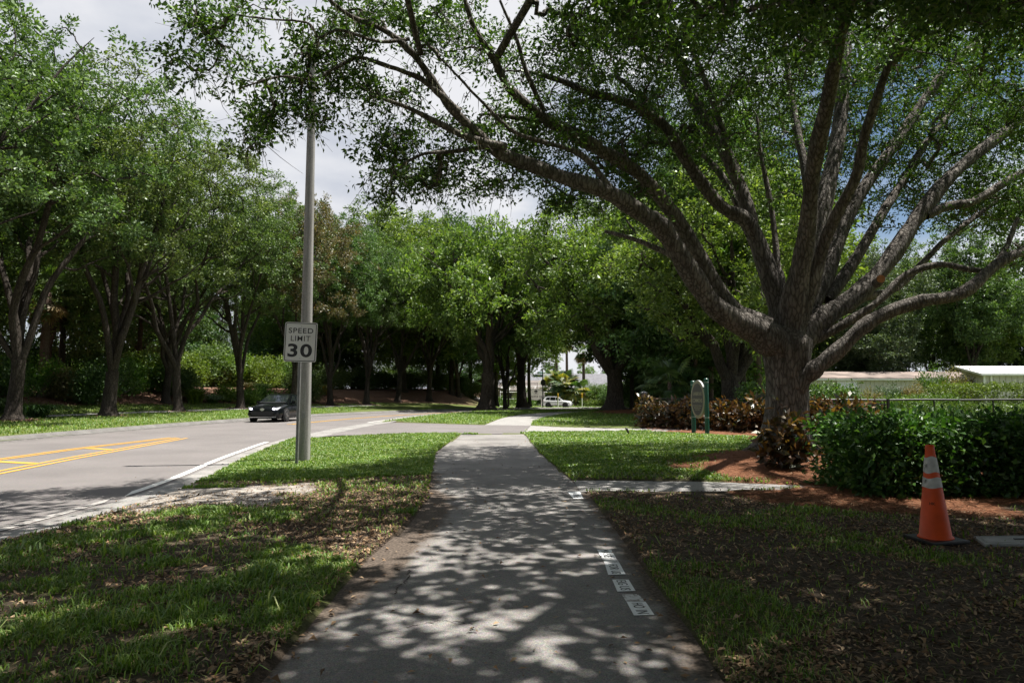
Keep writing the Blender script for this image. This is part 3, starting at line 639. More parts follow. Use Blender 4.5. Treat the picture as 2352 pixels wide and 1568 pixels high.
# ---- wood behind the left row
rngp = random.Random(5)
WOODL = [(-30, 24), (-31, 31), (-31.5, 38), (-37, 28), (-38, 36), (-40, 44), (-21, 76), (-44, 33), (-47, 46), (-50, 58), (-33, 92), (-42, 96), (-29, 84), (-56, 70), (-20.5, 82), (-33, 50), (-30.5, 56), (-36, 66), (-42, 62), (-46, 75), (-40, 80)]
for i, (x, y) in enumerate(WOODL):
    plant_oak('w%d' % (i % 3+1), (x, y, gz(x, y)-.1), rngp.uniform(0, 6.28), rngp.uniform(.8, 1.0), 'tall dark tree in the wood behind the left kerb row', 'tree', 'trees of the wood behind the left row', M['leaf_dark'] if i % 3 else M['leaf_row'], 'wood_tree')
WOODC = [(-17, 79), (-13.5, 84), (-9.5, 88), (-5.5, 91), (-20, 86), (-15, 94), (-9, 98), (-3.5, 99), (-24, 78), (-27, 88), (-2.0, 90), (-12, 76), (-22, 98), (2.5, 96), (-7, 80)]
for i, (x, y) in enumerate(WOODC):
    plant_oak('w%d' % (i % 3+1), (x, y, gz(x, y)-.1), rngp.uniform(0, 6.28), rngp.uniform(1.05, 1.25), 'bright green tree of the wood closing the view beyond the bend', 'tree', 'trees of the wood beyond the bend', [M['leaf_row'], M['leaf_bright'], M['leaf_row'], M['leaf_bright'], M['leaf_dark']][i % 5], 'wood_tree')
# ---- oaks on the island and at the bend
for px, d, key, rz, sc, lab, cr in (
    (1118, 60, 's', .6, (1.35, 1.35, 1.75), 'big spreading oak on the grass island with a long bent limb to the left', M['leaf_bright']),
    (1160, 66, 'a', 2.4, .72, 'straight oak between the two big oaks on the grass island', M['leaf_row']),
    (1199, 69, 's', 3.5, (1.1, 1.1, 1.8), 'stout dark forked oak on the island left of the oval white sign', M['leaf_bright']),
    (1410, 51, 'd', 1.9, (1.6, 1.6, 1.65), 'dark oak on a mulch mound right of the white car, crown hanging low', M['leaf_bright'])):
    x = (px-1176)/FPX*d
    plant_oak(key, (x, d, gz(x, d)-.05), rz, sc, lab, 'oak tree', 'big oaks by the path', cr, 'spreading_oak', M['bark_row'])
# ---- right middle distance
for x, y, key, sc, lab, cr in (
    (10.6, 33, 'd', 1.25, 'oak behind the black fence with two low side limbs', M['leaf_bright']),
    (9.4, 54, 'w2', .75, 'grey streaked trunk nearest the dark mulch mound oak', M['leaf_dark']),
    (10.5, 53, 'w2', .7, 'grey streaked trunk in the middle of the clump by the mulch mound', M['leaf_dark']),
    (11.4, 53.5, 'w1', .72, 'grey streaked trunk at the right of the clump by the mulch mound', M['leaf_dark'])):
    plant_oak(key, (x, y, gz(x, y)-.1), x*1.7, sc, lab, 'tree', 'trees behind the black fence', cr, 'tree')
WOODR = [(14, 44), (17, 52), (13.5, 50), (15, 60), (21, 66), (12.5, 64), (13.2, 39), (9.5, 62), (11.2, 43), (33, 84), (39, 88), (45, 85), (51, 90), (57, 84), (63, 90), (69, 86), (36, 96), (48, 98), (60, 98), (27, 78), (75, 92), (24, 88), (18, 76), (42, 80), (54, 80), (66, 82), (30, 90), (80, 84)]
for i, (x, y) in enumerate(WOODR):
    big = y > 70
    plant_oak('w%d' % (i % 3+1), (x, y, gz(x, y)-.1), rngp.uniform(0, 6.28), rngp.uniform(.88, 1.05) if not big else rngp.uniform(.98, 1.16),
        'tall tree of the wood behind the pale sheds' if big else 'leafy tree in the grove between the black fence and the sheds', 'tree',
        'trees behind the sheds' if big else 'trees of the grove behind the fence', [M['leaf_row'], M['leaf_bright'], M['leaf_grey']][i % 3] if big else [M['leaf_bright'], M['leaf_bright'], M['leaf_row']][i % 3], 'wood_tree')
for i, (x, y) in enumerate([(2, 150), (9, 155), (16, 152), (23, 158), (31, 150), (-6, 152), (38, 140)]):
    plant_oak('w%d' % (i % 3+1), (x, y, -.8), i*1.3, .5 if i != 6 else .8, 'pale green tree far off behind the grey roofed house', 'tree', 'far trees behind the house', M['leaf_bright'], 'far_tree')

# ================================================================== the great oak on the right
rng = np.random.default_rng(7)
hero = thing('great_oak', 'huge live oak with many sweeping limbs on a pine straw mound at right', 'oak tree', (0, 0, 0))
hz = gz(*TREE)
t = np.linspace(0, 1, 14); zt = hz-.12 + t*(2.55-hz+.12)
tp = np.c_[TREE[0] + .02*np.sin(t*5)+.10*t, TREE[1]+0*t, zt]; tr = .43*(1+.72*np.exp(-(zt-hz)/.28)) * (1-.06*t) + .10*sstep(.6, 1, t)
K = 28; th = np.arange(K)*2*math.pi/K; V = []
for (x, y, z), r in zip(tp, tr):
    fl = 1+.16*np.exp(-(z-hz)/.35)*np.sin(th*5+1.0)+.05*np.sin(th*3+z*1.5)+.025*np.sin(th*9+z*2)
    V.append(np.c_[x+r*fl*np.cos(th), y+r*fl*np.sin(th), np.full(K, z)])
V.append(np.c_[tp[-1, 0]+.3*np.cos(th), tp[-1, 1]+.3*np.sin(th), np.full(K, 2.85)])
V = np.vstack(V); i = np.arange(len(V)).reshape(-1, K); j = np.roll(i, -1, 1); F = np.stack([i[:-1], j[:-1], j[1:], i[1:]], -1).reshape(-1, 4)
link('trunk', mesh_np('trunk', V, F, True), hero, (M['bark'],))
LIMBS = [  # (px, py, depth, width px)
 [(1800,800,14.4,95),(1740,760,14.2,74),(1650,706,13.9,56),(1596,629,13.6,52),(1530,522,13.2,50),(1470,476,12.9,47),(1400,432,12.6,44),(1290,392,12.2,38),(1200,358,11.9,36),(1147,335,11.7,32),(1100,290,11.5,28),(1050,240,11.2,24),(1010,180,11.0,21),(967,125,10.8,18),(898,64,10.5,15),(821,26,10.2,12),(740,-40,10,8)],
 [(1160,338,11.7,24),(1090,318,11.4,20),(1036,296,11.2,17),(928,240,10.9,12),(850,215,10.7,8)],
 [(1057,258,11.2,20),(1010,215,11.0,17),(971,180,10.9,15),(900,150,10.6,12),(830,125,10.4,10),(770,150,10.3,9),(720,170,10.2,8),(650,165,10.1,6),(560,190,10.0,4)],
 [(940,90,10.7,11),(860,95,10.4,9),(780,70,10.2,8),(730,90,10.1,7),(700,55,10.0,6),(600,45,9.8,5),(520,35,9.8,4)],
 [(1800,780,14.5,70),(1740,740,14.5,56),(1678,700,14.4,46),(1617,602,14.2,42),(1552,492,13.9,38),(1470,394,13.5,36),(1379,335,13.1,33),(1310,298,12.8,30),(1250,258,12.5,27),(1177,193,12.1,23),(1143,129,11.9,20),(1091,43,11.5,15),(1060,-60,11,10)],
 [(1379,335,13.1,22),(1290,290,12.8,17),(1200,275,12.6,13),(1110,262,12.4,8)],
 [(1805,760,14.6,70),(1776,656,14.7,50),(1727,520,14.8,40),(1659,473,14.7,35),(1590,390,14.5,31),(1538,301,14.3,28),(1490,262,14.1,25),(1444,236,13.9,23),(1349,206,13.5,20),(1268,176,13.2,14),(1200,160,13,8)],
 [(1508,272,14.2,18),(1460,215,14.2,14),(1410,170,14.1,9)],
 [(1727,540,14.9,40),(1706,451,15.0,36),(1659,344,15.2,33),(1594,240,15.3,32),(1551,129,15.3,27),(1530,60,15.4,20),(1500,-40,15.5,14)],
 [(1690,420,15,20),(1660,300,14.8,17),(1620,180,14.6,14),(1585,100,14.5,10)],
 [(1812,790,14.5,80),(1825,690,14.3,60),(1853,547,13.9,46),(1875,355,13.2,41),(1907,191,12.4,37),(1927,82,11.8,33),(1930,-30,11.2,26),(1925,-160,10.4,18)],
 [(1822,770,14.8,70),(1858,650,15.2,52),(1891,470,15.7,44),(1924,328,16.1,38),(1940,164,16.6,30),(1950,30,17,20),(1955,-60,17.2,12)],
 [(1830,750,14.4,50),(1870,640,14.2,38),(1908,519,13.9,31),(1965,410,13.5,27),(1989,306,13.2,25),(2044,148,12.6,20),(2110,0,12,16),(2150,-100,11.6,11)],
 [(1840,760,14.8,55),(1890,640,15.2,42),(1962,465,15.8,34),(2050,339,16.2,30),(2120,230,16.5,26),(2181,153,16.6,23),(2323,38,17,16),(2430,-20,17.2,10)],
 [(1820,800,14.6,80),(1890,730,14.6,56),(1962,684,14.6,50),(2044,602,14.7,45),(2115,492,14.9,40),(2208,383,15.2,33),(2345,273,15.6,26),(2450,180,15.9,18),(2560,110,16.2,10)],
 [(2126,495,14.9,26),(2180,470,15,25),(2236,459,15,22),(2345,394,15.2,18),(2450,350,15.4,11)],
 [(1815,900,14.4,60),(1850,865,14.2,46),(1880,838,14.1,42),(1935,790,14.0,40),(1995,738,13.9,38),(2100,694,13.8,33),(2209,673,13.8,31),(2290,607,13.9,27),(2345,580,14,26),(2450,530,14.2,20),(2560,440,14.5,12)],
 [(1830,800,14.6,44),(1880,772,14.5,28),(1919,755,14.4,24),(2017,694,14.3,20),(2083,629,14.3,18),(2165,607,14.2,17),(2247,623,14.0,15),(2290,610,13.9,15)],
 [(2290,607,13.9,18),(2320,560,14,14),(2345,500,14,10)],
 [(1800,700,14.8,30),(1795,640,14.9,20),(1787,600,15,17),(1776,492,15.2,15),(1749,355,15.4,11),(1740,260,15.5,7)],
 [(1735,760,14.8,40),(1660,690,15.2,30),(1590,560,15.8,24),(1500,450,16.4,18),(1400,380,17,12)],
 [(1780,700,15,40),(1745,600,15.4,28),(1700,480,15.8,22),(1640,380,16.2,17),(1560,300,16.6,11)],
 [(1850,700,15,40),(1870,560,15.6,30),(1850,400,16.2,24),(1820,240,16.8,18),(1800,80,17.2,12)],
 [(1900,690,15,34),(1985,560,15.6,26),(2060,440,16.2,22),(2130,330,16.6,17),(2200,240,17,11)],
 [(1960,684,14.7,26),(2060,660,15.2,18),(2160,560,15.8,15),(2260,480,16.3,12),(2352,420,16.8,8)],
 [(1400,432,12.6,20),(1340,360,12.4,16),(1260,330,12.2,13),(1180,300,12,11),(1100,225,11.7,8),(1010,130,11.4,5)],
 [(1250,258,12.5,16),(1210,170,12.3,13),(1190,90,12,10),(1150,0,11.7,7)],
 [(1147,335,11.7,14),(1060,345,11.5,11),(980,350,11.3,9),(920,380,11.2,6),(890,430,11.1,4)],
 [(1678,711,14.6,30),(1620,640,14.9,22),(1560,596,15.2,18),(1470,552,15.6,13),(1390,530,16,9)],
]
skel = []
for Lm in LIMBS:
    p = catmull([P(a, b, d) for a, b, d, w in Lm], 5); r = catmull([[w*d/FPX/2*(.88 if w < 60 else .95), 0, 0] for a, b, d, w in Lm], 5)[:, 0]
    n = len(p); wob = np.cumsum(rng.normal(size=(n, 3))*.006, 0); p = p+wob-wob[0]; w_ = 0
    r = r*(1+.10*(fbm(np.arange(n)*.55, np.arange(n)*0+rng.uniform(0, 50), 3)-.5)*2+.07*np.sin(np.arange(n)*1.1+rng.uniform(0, 6))+rng.normal(size=n)*.03)
    V, F = tube_arrays([(p, np.maximum(r, .012))], 14)
    link('limb', mesh_np('limb', V, F, True), hero, (M['bark'],)); skel.append(p[max(4, n//4):])
# limbs that reach out over the path towards the viewer, above the picture
for Lm in ([(*P(1927,82,11.8),.12),(5.6,9.4,9.0,.11),(4.2,6,9.6,.09),(2.6,3,9.4,.06),(1.2,0.5,9,.03)], [(*P(1143,129,11.9),.07),(.6,10,8.2,.065),(.9,6.2,8.6,.05),(-.4,3.2,8.4,.035),(-1.4,1,8,.02)],
           [(*P(2044,148,12.6),.09),(8.1,9.4,9.2,.08),(8,6,9.5,.08),(7.2,3,9.2,.05),(6.5,.5,9,.03)], [(*P(967,125,10.8),.05),(-1.8,8.6,8.0,.045),(-2.6,6.2,8.3,.04),(-3.4,4,8.1,.02)]):
    p = catmull([q[:3] for q in Lm], 5); r = catmull([[q[3], 0, 0] for q in Lm], 5)[:, 0]
    V, F = tube_arrays([(p, r)], 9); link('limb', mesh_np('limb', V, F, True), hero, (M['bark'],)); skel.append(p)
skel = np.vstack(skel)
MASS = [  # (px, py, rx, ry, near depth, far depth, clusters)
 (430,15,45,25,9.6,10.3,12),(480,62,50,30,9.6,10.4,16),(408,140,24,14,9.6,10.1,4),(455,152,36,16,9.6,10.2,8),(535,118,60,28,9.8,10.6,10),(560,182,45,36,10,10.6,10),(598,288,38,34,10,10.8,17),(568,322,30,18,9.8,10.4,8),(645,230,42,45,10,11,18),(700,205,36,60,10.2,11.2,20),(738,120,55,50,10,11,22),(520,18,60,18,9.6,10.6,9),(640,15,60,15,9.8,10.6,7),(742,272,14,25,10.2,11,5),
 (800,60,80,60,10,12,42),(820,190,70,55,10.5,12,34),(880,25,70,35,10,12,28),(960,40,60,40,10.5,12.5,28),(930,215,60,40,11,12.5,18),(1010,90,70,60,11,13,30),(1060,30,60,40,11,13,24),(1110,110,50,50,11.5,13,22),
 (880,330,50,25,11,12,14),(930,300,70,40,11,12.5,28),(900,380,55,32,11,12,18),(960,385,70,48,11.3,12.8,32),(893,455,20,30,11.2,11.8,8),(1010,420,60,35,11.5,12.8,19),(1050,330,80,50,11.5,13,32),(1090,420,60,30,11.8,13,12),(1150,400,60,40,12,13.5,18),(1130,250,80,60,11.5,13.5,30),
 (1230,330,90,70,12,15,45),(1200,130,70,70,12,14,26),(1290,70,70,70,11,14,48),(1330,230,90,80,12,15,50),(1400,100,100,90,11,15,75),(1430,330,100,80,13,16,52),(1520,80,90,80,10.5,15,75),(1540,230,100,90,12.5,16,66),(1600,380,100,90,14,17,46),(1650,120,110,110,11.5,16,88),(1700,280,110,110,13.5,17,58),(1480,460,60,50,13.5,16,22),(1300,430,70,50,13.5,15,24),(1790,120,90,110,12,16,64),(1760,430,60,90,15,17,30),
 (1860,60,100,80,10.5,15,70),(1990,120,100,110,13.5,17,60),(2080,50,100,80,11,16,66),(2150,200,110,100,13.5,17,62),(2280,100,100,110,11,16,84),(2050,320,90,90,14.5,17,32),(2250,300,110,80,14.5,18,50),(2330,230,60,80,13,16,36),(2180,430,110,60,15,18,32),(2300,470,90,70,15,18,38),(2060,490,70,50,15.2,17,10),(2335,590,50,35,14,16,14),(1960,310,60,90,15.5,17.5,20),(2000,240,170,150,16.5,20,70),(2210,280,150,140,16.5,20,80),(1850,360,120,120,16.5,19.5,46),(2290,470,90,70,16,19,40),(1420,420,110,80,15.5,18,30),(1900,60,200,80,15,19,60),(2200,60,170,80,15,19,60),(1650,200,150,120,16,19,50),(2420,200,70,220,12,17,70),(2440,480,70,120,14,17,36),
 (1400,15,120,36,7.6,9,24),(1600,0,150,45,7.2,9,34),(1850,-5,150,40,7.2,9,30),(2100,0,150,50,7.2,9.5,34),(2300,15,100,70,7.2,9.5,34)]
C = []
for cx, cy, rx, ry, d0, d1, n in MASS:
    if cx < 1180: n = max(4, int(n*.66))
    elif cy > 250: n = int(n*1.25)
    a = rng.uniform(0, 2*math.pi, n); q = np.sqrt(rng.uniform(0, 1, n))
    for k in range(n): C.append(P(cx+rx*q[k]*math.cos(a[k]), cy+ry*q[k]*math.sin(a[k]), rng.uniform(d0, d1)))
# unseen canopy over path and right foreground, dense where ground shade is wanted
def shade_want(gx, gy):
    if 4.2 < gx < 6.1 and 8.9 < gy < 11.6: return .05
    if gy < 6.8: return .91 if gx > 1.2 else .80 if gx > -1.4 else .62
    if gy < 10.5: return .97 if gx > 1.3 else .42 if gx > -1.2 else .28
    return .75 if gx > 4 else .55 if gx > -1.4 else .08
OVER = []
N_OVER = 4800
while len(OVER) < N_OVER:
    x, y, z = rng.uniform(-5, 14), rng.uniform(-7, 10.4), rng.uniform(7.0, 11.0)
    if z < 1.9+.61*y: continue
    gx = x-.364*z
    lump = float(fbm(np.array([gx*.95]), np.array([y*.95]), 77, 3)[0])
    if rng.uniform() > shade_want(gx, y)*(.05+.95*(lump > .45)): continue
    OVER.append(np.array((x, y, z)))
OVER = np.array(OVER)
C = np.array(C)
# higher storey of the crown (out of frame) so that the trunk and mound stand in shade
U = np.c_[rng.uniform(2.5, 13, 300), rng.uniform(9, 20, 300), rng.uniform(9.8, 12.6, 300)]; ux = U[:, 0]-.364*U[:, 2]; U = U[(U[:, 0] > 4.5) & ~((ux > 4) & (ux < 6.2) & (U[:, 1] < 11.8))]
C = np.vstack([C, U])
# the crown is open over parts of the limbs: clusters that would hang in the light of these stretches are left out
sunv = np.array((math.cos(SUN_EL), .05, math.sin(SUN_EL))); sunv /= np.linalg.norm(sunv)
lit = skel[(fbm(skel[:, 0]*.9+3, skel[:, 1]*.9+skel[:, 2]*.7, 123, 3) > .44)][::2]
def prune(Q, p, rad=.34):
    hit = np.zeros(len(Q), bool)
    for q in lit:
        v = Q-q; al = v@sunv; d = np.linalg.norm(v-al[:, None]*sunv, axis=1); hit |= (al > .25) & (d < rad)
    return Q[~(hit & (rng.uniform(0, 1, len(Q)) < p))]
C = prune(C, .72); OVER = prune(OVER, .8)
more = []  # unseen clusters added overhead to throw shade streaks on the path
while len(more) < 330:
    y = rng.uniform(11.2, 20); z = 1.9+.61*y+rng.uniform(0, 2.4); x = rng.uniform(.5, 7.5)
    if z > 14 or not -2.2 < x-.364*z < 2.4: continue
    if float(fbm(np.array([x*.8]), np.array([y*.5]), 88, 3)[0]) < .45 and rng.uniform() < .9: continue
    more.append(np.array((x, y, z)))
OVER = np.vstack([OVER, more])
back = []      # the far side of the crown, behind the limbs
for cx, cy, rx, ry, d0, d1, n in ((1930,200,130,170,17,21,90),(2130,230,140,190,17,21,110),(2290,330,90,150,16.5,20,60),(2010,420,110,80,17,20,36),(2200,480,110,60,16.5,20,36),(1560,230,150,150,16.5,20,80),(1350,200,120,140,15.5,19,50),(1740,220,100,170,17,20.5,60)):
    a = rng.uniform(0, 2*math.pi, n); q = np.sqrt(rng.uniform(0, 1, n)); back += [P(cx+rx*q[k]*math.cos(a[k]), cy+ry*q[k]*math.sin(a[k]), rng.uniform(d0, d1)) for k in range(n)]
C = np.vstack([C, back])
br = connect(skel, np.vstack([C, OVER]), rng, .0075, .40, .16)
V, F = tube_arrays(br, 4); kind(link('twigs', mesh_np('twigs', V, F, True), hero, (M['bark'],)), 'stuff')
# bare hanging twigs
hang = []
for k in range(420):
    c = C[rng.integers(0, 330)]; L_ = rng.uniform(.35, 1.0); s = np.linspace(0, 1, 5)[:, None]
    dirv = np.array((rng.normal()*.5, rng.normal()*.4, -rng.uniform(.2, 1))); hang.append((c+dirv*L_*s+rng.normal(size=(5, 3))*.03*s, .006*(1-.7*s[:, 0])))
V, F = tube_arrays(hang, 4); kind(link('bare_twigs', mesh_np('bare_twigs', V, F), hero, (M['twig'],)), 'stuff')
CC = np.repeat(C, 2, 0)+rng.normal(size=(2*len(C), 3))*.13
V, F = leaf_arrays(rng, CC, 33, .15, .086, aspect=.44, up=.3, flat_z=.75, droop=.15, spray=.36)
V2, F2 = leaf_arrays(rng, OVER, 24, .25, .225, aspect=.46, up=.6, flat_z=.75)
link('crown', mesh_np('crown', np.vstack([V, V2]), np.vstack([F, F2+len(V)])), hero, (M['leaf_hero'],))
# grey moss and resurrection fern along the limbs
st = []
for k in range(2600):
    b = skel[rng.integers(0, len(skel))]; L_ = rng.uniform(.06, .24); a = rng.uniform(0, 6.28); up = rng.uniform() < .35
    e = np.array((math.cos(a)*.06, math.sin(a)*.06, L_*.5 if up else -L_)); q = b+np.array((math.cos(a), math.sin(a), .8 if up else -.5))*rng.uniform(.02, .12)
    s_ = np.linspace(0, 1, 3)[:, None]; st.append((q+e*s_, np.array((.007, .006, .001))))
V, F = tube_arrays(st, 3); kind(link('limb_moss', mesh_np('limb_moss', V, F), hero, (island_mat('grey_moss', [(.06, .05, .035), (.13, .115, .08), (.09, .10, .045)], .95),)), 'stuff')
# saw cut of a lopped branch, facing the path
c = P(2019, 645, 14.15); cd = Vector((-.25, -.95, .12)).normalized()
mb = MB(); rot = Vector((0, 0, 1)).rotation_difference(cd).to_matrix()
bm = mb.bm; bmesh.ops.create_cone(bm, cap_ends=True, segments=18, radius1=.11, radius2=.085, depth=.30, matrix=Matrix.Translation(c) @ rot.to_4x4())
mb.build('branch_stub', M['bark'], hero)
mb = MB(); bmesh.ops.create_cone(mb.bm, cap_ends=True, segments=18, radius1=.082, radius2=.082, depth=.006, matrix=Matrix.Translation(Vector(c)+cd*.154) @ rot.to_4x4())
mb.build('saw_cut', flat('fresh_cut_wood', (.50, .20, .07), .8, noise=.3, nscale=20), hero)

# ================================================================== shrubs, hedges, palms
def foliage_cloud(rng, c, r, n_clu, shell=.6):
    q = rng.normal(size=(n_clu, 3)); q /= np.linalg.norm(q, axis=1)[:, None]; q *= rng.uniform(shell, 1.05, (n_clu, 1)); q[:, 2] = np.abs(q[:, 2])*1.0 if c[2] <= .02 else q[:, 2]
    q *= (1+.22*np.sin(q[:, :1]*7+q[:, 1:2]*5)); return q*np.array(r)+np.array(c)
def shrub_meshes(seed, r, n_clu=60, per=90, leaf=.12, sig=.2, aspect=.5, lumps=5):
    rng = np.random.default_rng(seed); C = []
    for k in range(lumps):
        a = rng.uniform(0, 6.28); o = np.array((math.cos(a)*r[0]*.45, math.sin(a)*r[1]*.45, rng.uniform(.25, .6)*r[2])) if k else np.array((0, 0, r[2]*.45))
        C.append(foliage_cloud(rng, o, (r[0]*.6, r[1]*.6, r[2]*.5), n_clu//lumps, .35))
    C = np.vstack(C); C = C[C[:, 2] > .05]
    V, F = leaf_arrays(rng, C, per, sig, leaf, aspect)
    V[:, 2] = np.maximum(V[:, 2], .01)
    cm = mesh_np('foliage', V, F)
    st = []
    for k in range(9):
        e = C[rng.integers(0, len(C))]; s = np.linspace(0, 1, 5)[:, None]; b = np.array((e[0]*.25, e[1]*.25, -.05)); st.append((b*(1-s)+e*s+rng.normal(size=(5, 3))*.04*s, .03*(1-.7*s[:, 0])))
    Vs, Fs = tube_arrays(st, 5); return mesh_np('stems', Vs, Fs, True), cm
SH = {'big': shrub_meshes(1, (2.0, 2.0, 3.0), 95, 90, .16, .26), 'mid': shrub_meshes(2, (1.5, 1.4, 1.9), 70, 80, .13, .2), 'low': shrub_meshes(3, (1.0, .9, .95), 50, 80, .09, .14)}
def shrub(key, loc, rz, sc, label, mat, cat='shrub', group=None, name='shrub'):
    r = thing(name, label, cat, loc, rz, group); r.scale = (sc,)*3 if np.ndim(sc) == 0 else sc
    for nm, me_, mt in (('stems', SH[key][0], M['twig']), ('foliage', SH[key][1], mat)):
        if not me_.materials: me_.materials.append(mt)
        o = link(nm, me_, r); o.material_slots[0].link = 'OBJECT'; o.material_slots[0].material = mt
    return r
def at_px(px, d): x = (px-1176)/FPX*d; return (x, d, gz(x, d))
for i, (px, d, sc) in enumerate(((448, 63, 1.0), (500, 66, 1.08), (552, 68, 1.05), (604, 67, 1.0), (335, 50, .9), (295, 47, .8), (650, 70, .95))):
    shrub('big', at_px(px, d), i*1.3, sc, 'tall sunlit green shrub on the bank behind the kerb oaks', M['leaf_shrub'], group='tall shrubs on the left bank')
for i, (px, d, sc, m) in enumerate(((75, 39, 1.0, 'leaf_shrub'), (130, 40, .9, 'leaf_scrub'), (180, 42, .9, 'leaf_shrub'), (10, 36, 1.0, 'leaf_dark'))):
    shrub('mid', at_px(px, d), i*1.9, (sc, sc, sc*1.2), ['yellow green shrub right of the leftmost trunk', 'dry brownish shrub at the top of the mulch bank', 'green shrub left of the thick kerb oak', 'dark shrub left of the leftmost trunk'][i], M[m])
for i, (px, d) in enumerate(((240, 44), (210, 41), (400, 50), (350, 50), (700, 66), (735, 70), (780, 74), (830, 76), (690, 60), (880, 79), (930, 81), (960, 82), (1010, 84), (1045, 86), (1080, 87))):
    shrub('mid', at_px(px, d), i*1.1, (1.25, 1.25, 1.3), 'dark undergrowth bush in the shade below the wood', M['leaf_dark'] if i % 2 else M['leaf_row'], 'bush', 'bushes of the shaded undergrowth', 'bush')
for i, (px, d, lab) in enumerate(((525, 53, 'low rounded shrub left of the slim three-stemmed oak'), (575, 53, 'low rounded shrub just left of the black car roof'), (600, 55, 'low rounded shrub behind the black car'))):
    shrub('low', at_px(px, d), i, (1.5, 1.2, 1.3), lab, M['leaf_shrub'], group='low shrubs behind the black car')
def blade_plant(seed, n, h, spread, w, mat, name, label, cat, loc, arch=.5, group=None):
    rng = np.random.default_rng(seed); Vs = []; Fs = []
    for k in range(n):
        a = rng.uniform(0, 6.28); L_ = h*rng.uniform(.6, 1.1); s = np.linspace(0, 1, 6); out = spread*rng.uniform(.3, 1.1)
        b = np.array((rng.normal()*.12*spread, rng.normal()*.12*spread, 0)); c = b+np.c_[math.cos(a)*out*s**1.3, math.sin(a)*out*s**1.3, L_*(s-arch*s**3)]
        side = np.array((-math.sin(a), math.cos(a), 0)); ww = w*np.sin(np.clip(s*.9+.12, 0, 1)*math.pi)[:, None]*.5+.002
        i0 = len(Vs)*12; Vs.append(np.stack([c-side*ww, c+side*ww], 1).reshape(-1, 3))
        i = np.arange(12).reshape(6, 2)+i0; Fs.append(np.stack([i[:-1, 0], i[:-1, 1], i[1:, 1], i[1:, 0]], -1))
    me_ = mesh_np(name+'_leaves', np.vstack(Vs), np.vstack(Fs))
    r = thing(name, label, cat, loc, 0, group); link('leaves', me_, r, (mat,)); return r
blade_plant(1, 160, 1.9, 1.3, .16, M['leaf_shrub'], 'ginger_plant', 'broad-leaved yellow green clump right of the leaning kerb oak', 'plant', at_px(448, 49))
blade_plant(2, 420, 1.4, 1.3, .025, M['leaf_clip'], 'fountain_grass', 'fountain of ornamental grass left of the slim three-stemmed oak', 'ornamental grass', at_px(490, 51), .75)
blade_plant(3, 420, 1.6, 1.2, .025, M['leaf_clip'], 'fountain_grass', 'tall ornamental grass behind the black car roof', 'ornamental grass', at_px(600, 60), .55)
blade_plant(4, 300, 1.3, 1.1, .02, M['leaf_scrub'], 'fountain_grass', 'dry ornamental grass right of the slim three-stemmed oak', 'ornamental grass', at_px(572, 60), .5)
blade_plant(5, 220, 1.3, 1.4, .06, M['leaf_dark'], 'sago_plant', 'dark spiky plant right of the leftmost trunk', 'plant', at_px(90, 31.5), .7)
blade_plant(6, 220, 1.5, 1.4, .06, M['leaf_dark'], 'sago_plant', 'dark spiky plant at the left edge beside the leftmost trunk', 'plant', at_px(-5, 32), .7)
blade_plant(7, 120, 1.6, 1.2, .14, M['leaf_palm_y'], 'ginger_plant', 'yellowish leafy clump just right of the speed limit post', 'plant', at_px(745, 66))

# front hedge at right and other hedges
def hedge(name, label, loc, size, leaf, per, n_clu, mat, rz=0, seed=0, sig=.11, wave=.08, aspect=.5):
    rng = np.random.default_rng(seed); sx, sy, sz = size; C = []
    q = rng.uniform(0, 1, (n_clu*3, 3)); q = q*np.array((sx, sy, sz))-np.array((sx/2, sy/2, 0))
    top = sz*(1-.0)+wave*(fbm(q[:, 0]*1.4, q[:, 1]*1.4, seed)-.5)*2; q[:, 2] = q[:, 2]/sz*top
    dist = np.minimum.reduce([sx/2-np.abs(q[:, 0]), sy/2-np.abs(q[:, 1]), top-q[:, 2]])
    keep = (dist < .30*(rng.uniform(0, 1, len(q))**.7)*1.2+.02) | (rng.uniform(0, 1, len(q)) < .12); C = q[keep][:n_clu]
    r = thing(name, label, 'hedge', loc, rz)
    V, F = leaf_arrays(rng, C, per, sig, leaf, aspect, up=.4); V[:, 2] = np.maximum(V[:, 2], .02)
    link('foliage', mesh_np('foliage', V, F), r, (mat,))
    st = []
    for k in range(int(sx*6)):
        b = np.array((rng.uniform(-sx/2, sx/2)*.95, rng.uniform(-sy/2, sy/2)*.7, -.05)); e = b+np.array((rng.normal()*.15, rng.normal()*.15, sz*rng.uniform(.6, .95))); s = np.linspace(0, 1, 5)[:, None]
        st.append((b*(1-s)+e*s+rng.normal(size=(5, 3))*.03*s, .016*(1-.6*s[:, 0])))
    Vs, Fs = tube_arrays(st, 5); link('stems', mesh_np('stems', Vs, Fs, True), r, (M['twig'],)); return r
hedge('hedge', 'loose glossy green hedge behind the traffic cone', (8.25, 10.0, 0), (6.9, 1.7, 1.0), .088, 34, 2000, M['leaf_hedge'], R(-2), 1, .11, .09, .5)
hedge('hedge', 'clipped hedge just right of the great trunk, behind the long rail', (14.9, 30, 0), (6.6, 1.6, 1.16), .10, 30, 420, M['leaf_clip'], 0, 2)
hedge('hedge', 'short clipped hedge in front of the long shed wall', (26.5, 44, 0), (3.6, 1.5, 1.3), .12, 30, 200, M['leaf_clip'], 0, 3)
hedge('hedge', 'tall clipped hedge in front of the white roofed shed', (33.5, 46, 0), (10, 2.2, 2.05), .13, 30, 640, M['leaf_clip'], 0, 4)
hedge('hedge', 'long low hedge behind the rail, below the sheds', (26, 38, 0), (17, 1.6, .85), .11, 28, 520, M['leaf_clip'], 0, 14)
